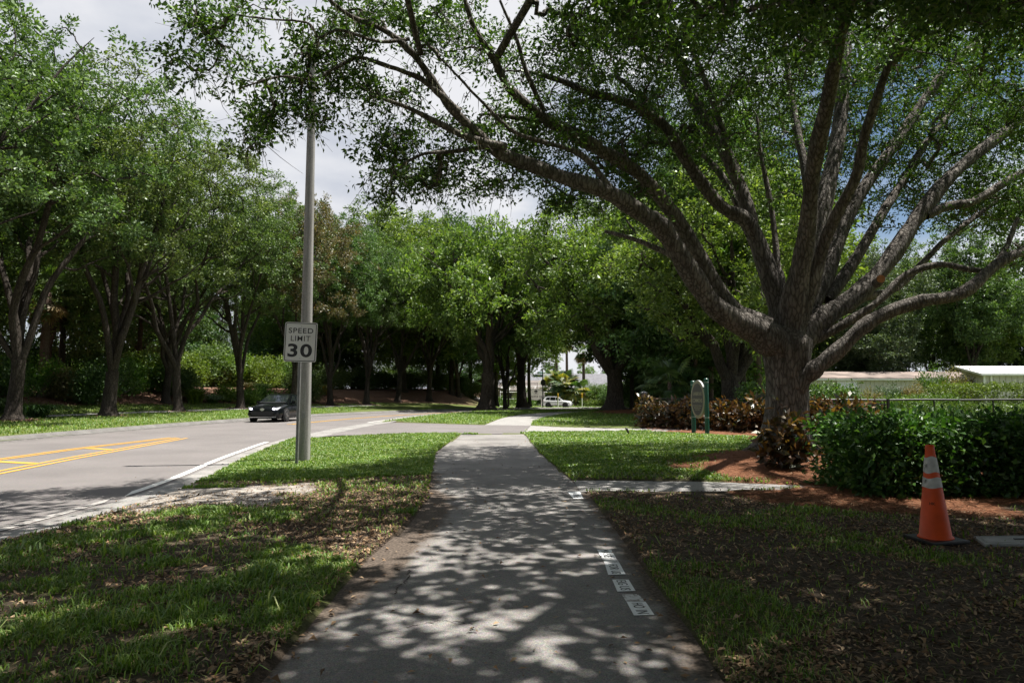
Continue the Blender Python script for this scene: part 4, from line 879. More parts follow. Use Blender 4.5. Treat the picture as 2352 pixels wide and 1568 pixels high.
hedge('hedge', 'clipped hedge behind the croton bed, left of the great trunk', (11.2, 27, 0), (4.2, 1.4, 1.75), .10, 34, 420, M['leaf_hedge'], R(-20), 5)
for i, (x, y, sx, h, lab) in enumerate(((11.5, 117, 9, 1.3, 'long dark hedge right of the white car under the yellow palm'), (13.5, 112, 4.5, .9, 'low hedge directly right of the white car bonnet'), (18.5, 112.5, 4.2, 1.0, 'low hedge farthest right on the far mulch bed'), (1.0, 116, 5.5, .8, 'low hedge below the oval white sign'), (-2.5, 113.5, 2.5, 1.1, 'round clipped bush left of the stout dark oak'))):
    hedge('hedge', lab, (x, y, gz(x, y)), (sx, 1.6, h), .22, 22, int(sx*16), M['leaf_clip'] if i != 0 else M['leaf_row'], 0, 20+i, .2)
# crotons
def croton(seed, loc, r, n, label, leaf=.22):
    rng = np.random.default_rng(seed); C = foliage_cloud(rng, (0, 0, r[2]*.35), (r[0], r[1], r[2]*.62), n, .3); C = C[C[:, 2] > .06]
    th_ = thing('croton_bush', label, 'shrub', loc, 0, 'croton bushes'); V, F = leaf_arrays(rng, C, 9, .07, leaf, .40, up=.2, jit=.3); link('foliage', mesh_np('foliage', V, F), th_, (M['leaf_croton'],))
    st = []
    for k in range(12):
        e = C[rng.integers(0, len(C))]; s = np.linspace(0, 1, 5)[:, None]; b = np.array((e[0]*.3, e[1]*.3, -.05)); st.append((b*(1-s)+e*s, .014*(1-.6*s[:, 0])))
    Vs, Fs = tube_arrays(st, 5); link('stems', mesh_np('stems', Vs, Fs, True), th_, (M['twig'],))
croton(1, (5.0, 12.5, gz(5.0, 12.5)), (.46, .40, 1.1), 85, 'red and bronze croton bush at the foot of the great trunk', .2)
CRO = [(6.0, 29.2), (6.9, 28.2), (7.6, 27.2), (8.3, 26.2), (9.0, 25.0), (9.7, 23.8), (10.2, 22.6), (10.6, 21.4)]
CL = ['sunlit croton at the left end beside the black post', 'croton second from the black post', 'croton just left of the oval green sign', 'croton directly behind the oval green sign', 'croton just right of the green sign posts', 'croton halfway between green sign and great trunk', 'dark croton second left of the great trunk', 'croton showing orange leaves beside the great trunk']
for i, (x, y) in enumerate(CRO): croton(10+i, (x, y, gz(x, y)), (.75, .7, 1.25), 150, CL[i], .26)

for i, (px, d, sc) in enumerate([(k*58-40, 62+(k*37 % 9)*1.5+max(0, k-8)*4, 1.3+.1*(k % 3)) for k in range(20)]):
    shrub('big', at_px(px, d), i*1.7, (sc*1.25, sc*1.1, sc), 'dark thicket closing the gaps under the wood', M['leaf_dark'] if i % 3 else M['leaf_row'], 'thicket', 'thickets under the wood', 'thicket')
for i, (px, d) in enumerate(((1455, 66), (1490, 60), (1530, 64), (1575, 62), (1620, 66), (1665, 64), (1710, 66), (1750, 62), (1500, 72), (1600, 74))):
    shrub('big', at_px(px, d), i*1.7, (1.25, 1.1, 1.2+.2*(i % 2)), 'dark thicket behind the fan palms and pines', M['leaf_dark'] if i % 2 else M['leaf_row'], 'thicket', 'thickets behind the pines', 'thicket')
# palms
def fan_mesh(seed=0, rad=.8, n=22, pet=.9):
    rng = np.random.default_rng(seed); V = []; F = []
    s = np.linspace(0, 1, 5); pc = np.c_[0*s, pet*s, .25*pet*s-.3*pet*s**2]; w = .02
    b = 0; pp = np.stack([pc-[w, 0, 0], pc+[w, 0, 0]], 1).reshape(-1, 3); V.append(pp); i = np.arange(10).reshape(5, 2); F.append(np.stack([i[:-1, 0], i[:-1, 1], i[1:, 1], i[1:, 0]], -1)); b = 10
    hub = pc[-1]
    for k in range(n):
        a = R(-125+250*k/(n-1)); d = np.array((math.sin(a), math.cos(a), -.15)); sd_ = np.array((math.cos(a), -math.sin(a), 0)); L_ = rad*rng.uniform(.85, 1.05)*(1-.15*abs(a)/2.2)
        q = [hub, hub+d*L_*.55+sd_*.05*rad/.8*1.2+[0, 0, .02], hub+d*L_+[0, 0, -.22*L_], hub+d*L_*.55-sd_*.05*rad/.8*1.2+[0, 0, -.02]]
        V.append(np.array(q)); F.append(np.array([[b, b+1, b+2, b+3]])); b += 4
    return mesh_np('frond', np.vstack(V), np.vstack(F))
FAN = fan_mesh()
def fan_palm(loc, trunk_h, n_fr, sc, mats, label, seed=0, trunk_r=.14, low=-50, group=None, name='fan_palm'):
    rng = random.Random(seed); r = thing(name, label, 'palm', loc, rng.uniform(0, 6), group)
    s = np.linspace(0, 1, 9); p = np.c_[.08*np.sin(s*2), .06*s, s*trunk_h-.1]; V, F = tube_arrays([(p, trunk_r*(1.15-.25*s)+.012*np.sin(s*40))], 10)
    link('trunk', mesh_np('trunk', V, F, True), r, (M['bark_pine'],))
    for k in range(n_fr):
        o = link('frond', FAN, r); o.location = (0.08*math.sin(2), .06, trunk_h-.1-rng.uniform(0, .25)); el = rng.uniform(low, 70)
        o.rotation_euler = (R(el), 0, k*2.399+rng.uniform(-.2, .2)); o.scale = (sc*rng.uniform(.85, 1.1),)*3
        if not FAN.materials: FAN.materials.append(mats[0])
        o.material_slots[0].link = 'OBJECT'; o.material_slots[0].material = mats[0] if rng.random() < .65 or len(mats) == 1 else mats[1]
        if el < -20 and len(mats) > 2: o.material_slots[0].material = mats[2]
    return r
def far_z(x, y): return gz(x, y)
for px, d, h, n, sc, ms, lab, sd_ in (
    (1292, 116, 4.2, 34, 2.0, ('leaf_palm', 'leaf_palm_y'), 'broad yellow green fan palm right of the street name post', 1),
    (1320, 115, 2.9, 30, 1.9, ('leaf_palm_y', 'leaf_palm'), 'golden fan palm directly above the white car bonnet', 2),
    (1270, 118, 3.4, 24, 1.7, ('leaf_palm', 'leaf_palm_y'), 'smaller green fan palm left of the golden palm', 3),
    (1126, 92, 3.0, 20, 1.5, ('leaf_palm_y', 'leaf_palm'), 'yellow fan palm left of the big spreading oak', 4),
    (1168, 95, 5.0, 22, 1.6, ('leaf_palm_y', 'leaf_palm'), 'yellow fan palm between the island oaks', 5)):
    x = (px-1176)/FPX*d; fan_palm((x, d, gz(x, d)), h, n, sc, [M[m] for m in ms], lab, sd_)
for px, d, h, lab, sd_ in ((1279, 124, 11.5, 'tall cabbage palm left of the pair behind the house palms', 11), (1303, 132, 12.5, 'tall cabbage palm with brown skirt, right of the pair', 12), (1341, 118, 9.5, 'slim bare palm trunk right of the golden palm', 13)):
    x = (px-1176)/FPX*d; fan_palm((x, d, gz(x, d)), h, 26, 1.5, (M['leaf_palm'], M['leaf_palm'], M['leaf_dry']), lab, sd_, .26, -70, None, 'cabbage_palm')
x, y, z = at_px(98, 43); fan_palm((x, y, z), 6.2, 26, 1.3, (M['leaf_palm'], M['leaf_palm'], M['leaf_dry']), 'palm with hanging dry fronds behind the leftmost trunk', 21, .24, -80, None, 'cabbage_palm')
for i, (px, d, h) in enumerate(((1540, 38, 2.3), (1570, 40, 1.6), (1515, 42, 2.8), (1590, 44, 2.2), (1600, 41, 3.6))):
    x, y, z = at_px(px, d); fan_palm((x, y, z), h, 18, 1.15, (M['leaf_palm'], M['leaf_palm']), 'dark green fan palm in the shade behind the black fence', 30+i, .13, -40, 'fan palms behind the fence')
# pines behind the fence
def pine(loc, h, r, label, seed):
    rng = np.random.default_rng(seed); t_ = thing('pine_tree', label, 'pine tree', loc, 0, 'pines behind the croton bed')
    s = np.linspace(0, 1, 9); V, F = tube_arrays([(np.c_[.1*np.sin(s*3+seed), 0*s, s*h-.1], r*(1-.5*s))], 9); link('trunk', mesh_np('trunk', V, F, True), t_, (M['bark_pine'],))
    C = foliage_cloud(rng, (0, 0, h), (2.2, 2.2, 2.8), 60, .2); V, F = leaf_arrays(rng, C, 60, .3, .26, .12); link('crown', mesh_np('crown', V, F), t_, (M['leaf_dark'],))
for i, (px, d, r) in enumerate(((1630, 42, .17), (1668, 50, .16), (1703, 46, .18), (1742, 40, .26))):
    x, y, z = at_px(px, d); pine((x, y, z), 13, r, ['slim pine trunk right of the oval green sign', 'slim pine trunk left of the fence oak', 'slim pine trunk right of the fence oak', 'thick pine trunk just left of the great trunk'][i], i)
# scrub in front of the long shed
for i, (px, d, sc, m) in enumerate(((1895, 52, (.55, .55, .9), 'leaf_clip'), (1998, 54, (.7, .7, .95), 'leaf_scrub'), (2050, 56, (.9, .9, 1.15), 'leaf_grey'), (2100, 55, (.8, .8, 1.2), 'leaf_scrub'), (2145, 57, (.9, .9, 1.3), 'leaf_grey'), (2195, 58, (1.3, 1.2, 1.75), 'leaf_scrub'), (2150, 60, (1.0, 1.0, 1.9), 'leaf_clip'))):
    shrub('mid', at_px(px, d), i*1.4, sc, ['thin shrub left of the white shutter', 'thin dry shrub right of the white shutter', 'grey green shrub in front of the long shed middle', 'dry twiggy shrub between the two clipped hedges', 'grey shrub left of the tall rusty shrub', 'rusty orange shrub left of the white roofed shed', 'yellow green sapling behind the rusty shrub'][i], M[m], group='scrub in front of the long shed')
for i, (px, d, sc) in enumerate(((1225, 118, 1.2), (1250, 119, 1.3), (1205, 120, 1.1), (1365, 117, 1.2), (1385, 116, 1.3), (1345, 122, 1.4), (1400, 112, 1.2), (1430, 100, 1.3), (1465, 95, 1.4))):
    shrub('big' if i > 1 else 'mid', at_px(px, d), i, sc if i < 2 else sc*.9, 'leafy shrub in the planting around the far house', M['leaf_clip'] if i < 5 else M['leaf_row'], group='shrubs around the far house')

# ================================================================== buildings
M['siding'] = flat('pale_metal_siding', (.56, .54, .51), .55, noise=.12, nscale=.6)
M['white_metal'] = flat('white_metal', (.80, .80, .80), .4, noise=.06, nscale=1)
M['roof_dirty'] = flat('leaf_strewn_roof', (.24, .19, .165), .9, noise=.6, nscale=.7)
M['shingle'] = flat('grey_shingles', (.17, .17, .185), .9, noise=.35, nscale=3, bump=.3)
M['stucco'] = flat('grey_stucco', (.42, .40, .37), .9, noise=.1)
M['dark_glass'] = flat('dark_glass', (.02, .022, .025), .08, spec=.6)
M['black_metal'] = flat('black_metal', (.015, .015, .016), .45)
def ribs(mb, x0, x1, z0, z1, y, step, w=.06, dep=.05):
    x = x0
    while x < x1: mb.box((x, y, (z0+z1)/2), (w, dep, z1-z0)); x += step
# long shed
sx0, sy0 = at_px(1790, 70)[0], 70
b = thing('long_shed', 'long low pale shed with leaf strewn brown roof behind the scrub', 'shed', (sx0, sy0, 0)); Ls = 20.5
MB().box((Ls/2, 4, 1.5), (Ls, 8, 3.0)).build('wall', M['siding'], b)
m = MB(); ribs(m, .3, Ls, 0, 2.85, -.025, .45); kind(m.build('siding_rib', M['siding'], b), 'stuff')
m = MB(); m.poly([(-.3, -.35, 2.98), (Ls+.3, -.35, 2.98), (Ls+.3, 4, 3.75), (-.3, 4, 3.75)], (0, 0, .10)).build('roof', M['roof_dirty'], b)
m = MB(); m.poly([(-.3, 8.35, 2.98), (Ls+.3, 8.35, 2.98), (Ls+.3, 4.01, 3.75), (-.3, 4.01, 3.75)], (0, 0, .10)).build('roof', M['roof_dirty'], b)
MB().box((Ls/2, -.42, 2.92), (Ls+.6, .10, .16)).build('fascia', M['white_metal'], b)
wx0, wx1 = at_px(1924, 69.6)[0]-sx0, at_px(1969, 69.6)[0]-sx0
MB().box(((wx0+wx1)/2, -.18, 2.42), (wx1-wx0, .06, .95), Matrix.Rotation(R(-18), 3, 'X')).build('shutter', M['white_metal'], b)
MB().box(((wx0+wx1)/2, -.02, 1.78), (wx1-wx0, .07, .28)).build('window', M['dark_glass'], b)
MB().box((at_px(1871, 69.9)[0]-sx0, -.06, 2.05), (.55, .05, .4)).build('window', M['dark_glass'], b)
m = MB(); m.box((4.2, 3.0, 3.95), (.9, .9, .55)).box((4.2, 3.0, 4.6), (.06, .06, .9)).box((4.45, 3.0, 4.5), (.05, .05, .7)).build('roof_vent', flat('galvanised_metal', (.4, .41, .42), .4, .6), b)
# white-roofed shed at the right: shallow, single-pitch
bx, by = at_px(2256, 56)[0], 56
b = thing('metal_shed', 'pale ribbed metal shed with bright white roof at the right edge', 'shed', (bx, by, 0)); Lw = 15
m = MB(); m.poly([(0, 0, 0), (0, 2.6, 0), (0, 2.6, 3.5), (0, 0, 2.95)], (Lw, 0, 0)).build('wall', M['siding'], b)
m = MB(); ribs(m, .9, Lw, 0, 2.9, -.02, .50, .05, .05); kind(m.build('siding_rib', M['siding'], b), 'stuff')
m = MB()
for k in range(5): m.box((-.02, .3+k*.5, 1.45), (.05, .05, 2.9))
kind(m.build('siding_rib', M['siding'], b), 'stuff')
m = MB(); m.poly([(-.35, -.4, 2.93), (Lw+.3, -.4, 2.93), (Lw+.3, 3.0, 3.68), (-.35, 3.0, 3.68)], (0, 0, .16)).build('roof', M['white_metal'], b)
MB().box((.08, -.05, 1.46), (.16, .08, 2.9)).build('corner_trim', M['white_metal'], b)
MB().box((.62, -.09, 1.46), (.13, .12, 2.9)).build('downpipe', M['white_metal'], b)
# far grey-roofed house with a screened pool cage
hx, hy = at_px(1225, 138)[0]-9, 138
b = thing('house', 'far house with long grey shingle roof and screened white pool frame', 'house', (hx, hy, -.7)); 
MB().box((17, 6, 1.6), (34, 12, 3.2)).build('wall', M['stucco'], b)
m = MB(); zt_ = 6.4; m.poly([(-1, -1, 3.1), (35, -1, 3.1), (30, 6, zt_), (4, 6, zt_)]).poly([(-1, 13, 3.1), (35, 13, 3.1), (30, 6, zt_), (4, 6, zt_)]).poly([(-1, -1, 3.1), (-1, 13, 3.1), (4, 6, zt_)]).poly([(35, -1, 3.1), (35, 13, 3.1), (30, 6, zt_)]).build('roof', M['shingle'], b)
m = MB(); m.poly([(1, -3.5, 2.9), (15, -3.5, 2.9), (13, 1.2, 4.9), (3, 1.2, 4.9)]).poly([(1, -3.5, 2.9), (1, 3, 3.3), (3, 1.2, 4.9)]).build('lower_roof', flat('brown_grey_shingles', (.19, .165, .15), .9, noise=.3, nscale=3), b)
for k in range(5): MB().box((4+k*5.4, -.02, 1.5), (1.3, .08, 1.6)).build('window', M['dark_glass'], b)
cage = []
for k in range(7):
    x = 2.5+k*1.6; cage.append((np.array([(x, -9, 0), (x, -9, 2.5), (x+.3, -6.2, 3.6), (x+.3, -3.4, 2.9)]), np.full(4, .06)))
cage += [(np.array([(2.5, -9, z_), (12.1, -9, z_)]), np.full(2, .06)) for z_ in (.1, 1.2, 2.5)] + [(np.array([(2.8, -6.2, 3.6), (12.4, -6.2, 3.6)]), np.full(2, .06))]
V, F = tube_arrays(cage, 4); link('pool_cage', mesh_np('pool_cage', V, F), b, (M['white_metal'],))
# house whose roof peers over the left shrubs
hx, hy = at_px(478, 80)[0], 80
b = thing('house', 'grey hipped roof showing above the shrubs behind the kerb oaks', 'house', (hx, hy, gz(hx, hy)))
MB().box((5.5, 5, 1.8), (10, 9, 3.6)).build('wall', M['stucco'], b)
m = MB(); m.poly([(-.5, -.5, 3.4), (11.5, -.5, 3.4), (8, 5, 5.3), (3, 5, 5.3)]).poly([(-.5, 10.5, 3.4), (11.5, 10.5, 3.4), (8, 5, 5.3), (3, 5, 5.3)]).poly([(-.5, -.5, 3.4), (-.5, 10.5, 3.4), (3, 5, 5.3)]).poly([(11.5, -.5, 3.4), (11.5, 10.5, 3.4), (8, 5, 5.3)]).build('roof', M['shingle'], b)
for k in range(2): MB().box((3+k*4, .48, 1.7), (1.2, .08, 1.4)).build('window', M['dark_glass'], b)

# ================================================================== fences
def picket_fence(name, label, pl, h, cat='fence', post_every=3.0, big_first=None):
    pl = np.array(pl, float); f = thing(name, label, cat, (*pl[0], gz(*pl[0])))
    q = resample(pl, 60); o = np.array((*pl[0], 0))
    for z_ in (.12, h-.12, h): 
        V, F = tube_arrays([(np.c_[q, np.full(len(q), z_)]-o, np.full(len(q), .022))], 4); link('rail', mesh_np('rail', V, F), f, (M['black_metal'],))
    L_ = np.sum(np.hypot(*np.diff(pl, axis=0).T)); n = int(L_/post_every)+1
    for p in resample(pl, n)[(1 if big_first else 0):]: MB().box((p[0]-o[0], p[1]-o[1], h/2), (.07, .07, h+.1)).build('post', M['black_metal'], f)
    m = MB()
    for p in resample(pl, int(L_/.13)): m.box((p[0]-o[0], p[1]-o[1], h/2+.02), (.02, .02, h-.1))
    kind(m.build('picket', M['black_metal'], f), 'stuff'); return f
picket_fence('picket_fence', 'black metal fence running behind the croton bed', [(5.9, 30.3), (7.5, 28.9), (10.2, 25.3), (11.8, 21.5)], 1.22)
p = thing('gate_post', 'thick black capped post at the left end of the croton bed', 'post', (5.78, 30.0, 0))
MB().box((0, 0, .72), (.24, .24, 1.48)).build('shaft', M['black_metal'], p, bevel=.01)
MB().box((0, 0, 1.475), (.29, .29, .03)).box((0, 0, 1.52), (.24, .24, .06), None, .3).build('cap', flat('weathered_grey_cap', (.16, .16, .17), .6), p)
MB().box((0, 0, .06), (.28, .28, .14)).build('base', M['black_metal'], p)
picket_fence('picket_fence', 'far black fence behind the oval white sign', [(-6.5, 121), (-.5, 120.5), (4.5, 120)], 1.9, post_every=2.5)
# chain link fence with black top rail
f0, f1 = at_px(1872, 25), at_px(2700, 25)
f = thing('chain_link_fence', 'black chain link fence with a long top rail behind the glossy hedge', 'fence', (f0[0], 25, 0)); Lf = f1[0]-f0[0]
V, F = tube_arrays([(np.c_[np.linspace(0, Lf, 30), .012*np.sin(np.linspace(0, 30, 30)), 1.215+.006*np.sin(np.linspace(0, 26, 30))], np.full(30, .036))], 10); link('top_rail', mesh_np('top_rail', V, F, True), f, (M['black_metal'],))
for k in range(int(Lf/2.15)+1):
    V, F = tube_arrays([(np.array([(k*2.15, .0, -.1), (k*2.15, 0, 1.2)]), np.full(2, .03))], 8); link('post', mesh_np('post', V, F, True), f, (M['black_metal'],))
w = []
for k in range(int((Lf+1.2)/.07)):
    for sg in (1, -1):
        x0 = k*.07-1.2*(sg > 0); a, bq = (x0, 0.03) if True else 0, 0
        xa, xb = (x0, x0+1.17) if sg > 0 else (x0, x0-1.17)
        za, zb = .02, 1.19
        if xb < 0 and xa < 0: continue
        if min(xa, xb) < 0 or max(xa, xb) > Lf: continue
        w.append((np.array([(xa, .012*sg, za), (xb, .012*sg, zb)]), np.full(2, .0022)))
V, F = tube_arrays(w, 3); kind(link('wire_mesh', mesh_np('wire_mesh', V, F), f, (M['black_metal'],)), 'stuff')

# ================================================================== speed limit sign and pole
M['sign_white'] = flat('aged_white_sheeting', (.62, .62, .60), .45, noise=.08, nscale=4)
M['galv'] = flat('galvanised_steel', (.30, .30, .30), .5, .5, noise=.25, nscale=12)
gx, gy = G(681, 1074)
s = thing('speed_limit_sign', 'white speed limit 30 sign on a perforated steel post beside the pole', 'road sign', (gx, gy, 0), R(3))
s.rotation_euler = (0, R(.35), R(3))
zc = P(690, 786, gy)[2]; xc = P(690, 786, gy)[0]-gx
pw, ph_ = .625, .775
def rrect(w, h, r, n=6):
    out = []
    for cx, cy, a0 in ((w/2-r, h/2-r, 0), (-w/2+r, h/2-r, 90), (-w/2+r, -h/2+r, 180), (w/2-r, -h/2+r, 270)):
        for k in range(n+1): a = R(a0+90*k/n); out.append((cx+r*math.cos(a), cy+r*math.sin(a)))
    return out
face = thing_face = bpy.data.objects.new('panel_pivot', None)
bpy.data.objects.remove(face)
roll = R(1.3)
def rolled(pt, y): 
    x, z_ = pt; return (xc+x*math.cos(roll)+z_*math.sin(roll), y, zc-x*math.sin(roll)+z_*math.cos(roll))
panel = MB().poly([rolled(q, -.055) for q in rrect(pw, ph_, .045)], (0, .004, 0)).build('panel', M['sign_white'], s)
m = MB(); A_ = [rolled(q, -.0568) for q in rrect(pw-.028, ph_-.028, .036)]; B_ = [rolled(q, -.0568) for q in rrect(pw-.056, ph_-.056, .024)]
va = [m.bm.verts.new(q) for q in A_]; vb = [m.bm.verts.new(q) for q in B_]
for k in range(len(va)): m.bm.faces.new((va[k-1], va[k], vb[k], vb[k-1]))
m.build('border', M['black_letter'], panel)
for body, zo, xo, w_, h_, bo in (('SPEED', .225, .0, .475, .104, .0014), ('LIMIT', .072, .0, .375, .104, .0004), ('30', -.163, -.004, .47, .262, .010)):
    text('lettering', body, h_*1.4, M['black_letter'], panel, rolled((xo, zo), -.0572), (R(90), roll, 0), 1, bo, 1.12, .0008, (w_, h_))
for zo in (.31, -.315): MB().lathe([(.008, 0), (.008, .006)], 8, 'y', (rolled((.005, zo), -.064))).build('bolt', M['galv'], panel)
m = MB(); top_ = zc+.36
for k in range(int(top_/.0254)+4): m.box((0, -.022, -.1+k*.0254*1), (.018, .003, .0127))
for x_ in (-.017, .017): m.box((x_, -.022, top_/2-.05), (.017, .0035, top_+.1))
for x_ in (-.024, .024): m.box((x_, 0, top_/2-.05), (.003, .046, top_+.1))
for x_ in (-.014, .014): m.box((x_, .022, top_/2-.05), (.020, .0035, top_+.1))
for k in range(int(top_/.0254)+4): m.box((0, .0221, -.1+k*.0254), (.010, .003, .0127))
m.build('post', M['galv'], s)
px_, py_ = G(697, 1064)
s = thing('light_pole', 'tall grey tapered concrete pole behind the speed limit sign', 'pole', (px_, py_, 0), R(4))
H_ = P(718, 128, py_)[2]
def pole_mat():
    m, t, b = mat_base('weathered_concrete_pole'); N, L = t.nodes.new, t.links.new
    co = N('ShaderNodeTexCoord'); mp = N('ShaderNodeMapping'); mp.inputs['Scale'].default_value = (6, 6, .5); L(co.outputs['Object'], mp.inputs[0])
    n = N('ShaderNodeTexNoise'); n.inputs['Scale'].default_value = 2.5; n.inputs['Detail'].default_value = 8; L(mp.outputs[0], n.inputs[0])
    n2 = N('ShaderNodeTexNoise'); n2.inputs['Scale'].default_value = 60; n2.inputs['Detail'].default_value = 4; L(co.outputs['Object'], n2.inputs[0])
    r = N('ShaderNodeValToRGB'); r.color_ramp.elements[0].position = .3; r.color_ramp.elements[1].position = .7; r.color_ramp.elements[0].color = (.20, .195, .185, 1); r.color_ramp.elements[1].color = (.36, .35, .335, 1); L(n.outputs[0], r.inputs[0])
    r2 = N('ShaderNodeValToRGB'); r2.color_ramp.elements[0].position = .3; r2.color_ramp.elements[1].position = .55; r2.color_ramp.elements[0].color = (.55, .55, .55, 1); L(n2.outputs[0], r2.inputs[0])
    x = N('ShaderNodeMixRGB'); x.blend_type = 'MULTIPLY'; x.inputs[0].default_value = .7; L(r.outputs[0], x.inputs[1]); L(r2.outputs[0], x.inputs[2]); L(x.outputs[0], b.inputs['Base Color']); b.inputs['Roughness'].default_value = .9
    return m
M['pole'] = pole_mat()
def sq_ring(w, ch): h = w/2; return [(h-ch, -h), (h, -h+ch), (h, h-ch), (h-ch, h), (-h+ch, h), (-h, h-ch), (-h, -h+ch), (-h+ch, -h)]
V = []; 
for k in range(13):
    z_ = -.2+(H_+.2)*k/12; V.append(np.array([(x, y, z_) for x, y in sq_ring(.232-.105*k/12, .022-.008*k/12)]))
V = np.vstack(V); i = np.arange(len(V)).reshape(-1, 8); j = np.roll(i, -1, 1)
shaft = link('shaft', mesh_np('shaft', V, np.stack([i[:-1], j[:-1], j[1:], i[1:]], -1).reshape(-1, 4)), s, (M['pole'],))
MB().box((-.03, -.02, H_+.06), (.30, .20, .17)).box((-.03, -.02, H_+.16), (.24, .15, .05)).build('luminaire', flat('pale_luminaire', (.66, .64, .60), .5), s, bevel=.015)
MB().box((0, -.112, 1.0), (.09, .012, .14)).build('hand_hole_cover', M['galv'], s)

# ================================================================== signs at the driveway and the far street
M['green_post'] = flat('green_painted_post', (.006, .075, .05), .35, spec=.5, noise=.2, nscale=3)
M['sign_board'] = flat('slate_sign_board', (.065, .06, .065), .6); M['sign_gold'] = flat('tan_sign_paint', (.27, .245, .185), .6)
ax, ay = G(1600, 995.5); bx2, by2 = G(1618, 999)
s = thing('driveway_sign', 'oval grey sign on two green posts in front of the crotons', 'sign', ((ax+bx2)/2, (ay+by2)/2, 0))
ang = math.atan2((by2-.55)-(ay+.0), bx2-ax)        # the board's own direction, seen obliquely
half = .5; c0 = Vector((0, 0, 0)); dv = Vector((math.cos(R(-74)), math.sin(R(-74)), 0))
for k, sg in enumerate((-1, 1)):
    q = dv*(.44*sg); hh = 1.97 if sg > 0 else 1.9
    po = MB().lathe([(.078, -.1), (.078, .60), (.082, .61), (.082, .625), (.078, .635), (.078, hh-.14), (.083, hh-.13), (.083, hh-.02), (.06, hh)], 14, 'z', q).build('post', M['green_post'], s, smooth=False)
    MB().lathe([(.0825, .60), (.0825, .615)], 14, 'z', q).lathe([(.0835, hh-.145), (.0835, hh-.13)], 14, 'z', q).build('band', flat('pale_band', (.45, .5, .5), .5), po)
nrm = Vector((dv.y, -dv.x, 0)); nrm = nrm if nrm.y < 0 or nrm.x < 0 else -nrm
if nrm.x > 0: nrm = -nrm
def oval(rx, rz, off, n=40): return [nrm*off + dv*(rx*math.cos(2*math.pi*k/n)) + Vector((0, 0, 1.24+rz*math.sin(2*math.pi*k/n))) for k in range(n)]
brd = MB().poly(oval(.455, .675, .085), nrm*-.07).build('board_back', flat('pale_board_edge', (.42, .42, .42), .6), s)
MB().poly(oval(.445, .66, .088), nrm*.004).build('board', M['sign_gold'], brd)
MB().poly(oval(.375, .565, .094), nrm*.004).build('board_field', M['sign_board'], brd)
rz_ = math.atan2(dv.y, dv.x)
for body, sz, z_, sx_, bo in (('LANSBROOK', .165, 1.43, .60, .002), ('COMMONS', .19, 1.19, .68, .002), ('PRIVATE PROPERTY NO TRESPASSING', .052, 1.01, .64, .001), ('UNAUTHORIZED VEHICLES', .052, .94, .72, .001), ('WILL BE TOWED', .052, .87, .72, .001)):
    q = nrm*.0985+Vector((0, 0, z_)); text('lettering', body, sz, M['sign_gold'], brd, q, (R(90), 0, rz_), sx_, bo)
# oval white subdivision sign
ox, oy = at_px(1230, 109)[:2]; z0 = gz(ox, oy)
s = thing('subdivision_sign', 'white oval JUNIPER sign with a tree emblem behind the white car', 'sign', (ox, oy, z0))
def ov2(rx, rz, y, n=40, zc=2.0): return [(rx*math.cos(2*math.pi*k/n), y, zc+rz*math.sin(2*math.pi*k/n)) for k in range(n)]
M['cream'] = flat('cream_sign_paint', (.74, .72, .64), .5)
brd = MB().poly(ov2(1.5, .93, 0), (0, .14, 0)).build('board', M['cream'], s)
m = MB(); va = [m.bm.verts.new(q) for q in ov2(1.43, .86, -.006)]; vb = [m.bm.verts.new(q) for q in ov2(1.38, .815, -.006)]
for k in range(40): m.bm.faces.new((va[k-1], va[k], vb[k], vb[k-1]))
m.build('border', M['sign_board'], brd)
text('lettering', 'JUNIPER BAY', .52, M['sign_board'], brd, (.12, -.012, 1.62), (R(90), 0, 0), .66, .004, 1.25)
m = MB()
for cx, cz, rx, rz2 in ((.05, 2.52, .24, .10), (.22, 2.46, .18, .09), (-.12, 2.46, .16, .09), (.1, 2.6, .16, .07)):
    m.poly([(cx+rx*math.cos(2*math.pi*k/14), -.008, cz+rz2*math.sin(2*math.pi*k/14)) for k in range(14)])
m.poly([(-.02, -.009, 2.14), (.10, -.009, 2.14), (.14, -.009, 2.45), (.02, -.009, 2.42)]).poly([(-.42, -.009, 2.10), (.5, -.009, 2.10), (.3, -.009, 2.17), (-.2, -.009, 2.17)])
m.build('tree_emblem', M['sign_board'], brd)
for x_ in (-.95, .95): MB().box((x_, .1, .6), (.14, .12, 1.4)).build('post', M['cream'], s)
# street name post with stop sign seen from behind
ox, oy = at_px(1246.5, 102)[:2]; z0 = gz(ox, oy)
s = thing('street_sign_post', 'black post with two green street name blades and the back of a stop sign', 'street sign', (ox, oy, z0))
MB().lathe([(.075, -.1), (.075, 5.4), (.10, 5.45), (.04, 5.65)], 10).build('post', M['black_metal'], s)
M['street_green'] = flat('green_blade_sheeting', (.01, .23, .20), .4)
for body, z_, x_, rz in (('Juniper Bay', 4.75, -.75, 0), ('Lansbrook', 5.18, -.42, 38)):
    bl = MB().box((0, 0, 0), (1.35 if rz == 0 else .95, .03, .33)).build('name_blade', M['street_green'], s); bl.location = (x_, 0, z_); bl.rotation_euler = (0, 0, R(rz))
    text('lettering', body, .26, M['sign_white'], bl, (0, -.02, 0), (R(90), 0, 0), .75, .003)
MB().poly([(.05+.38*math.cos(R(22.5+45*k)), -.06 if False else .05, 3.75+.52*math.sin(R(22.5+45*k))) for k in range(8)], (0, .02, 0)).build('stop_sign_back', M['black_metal'], s)
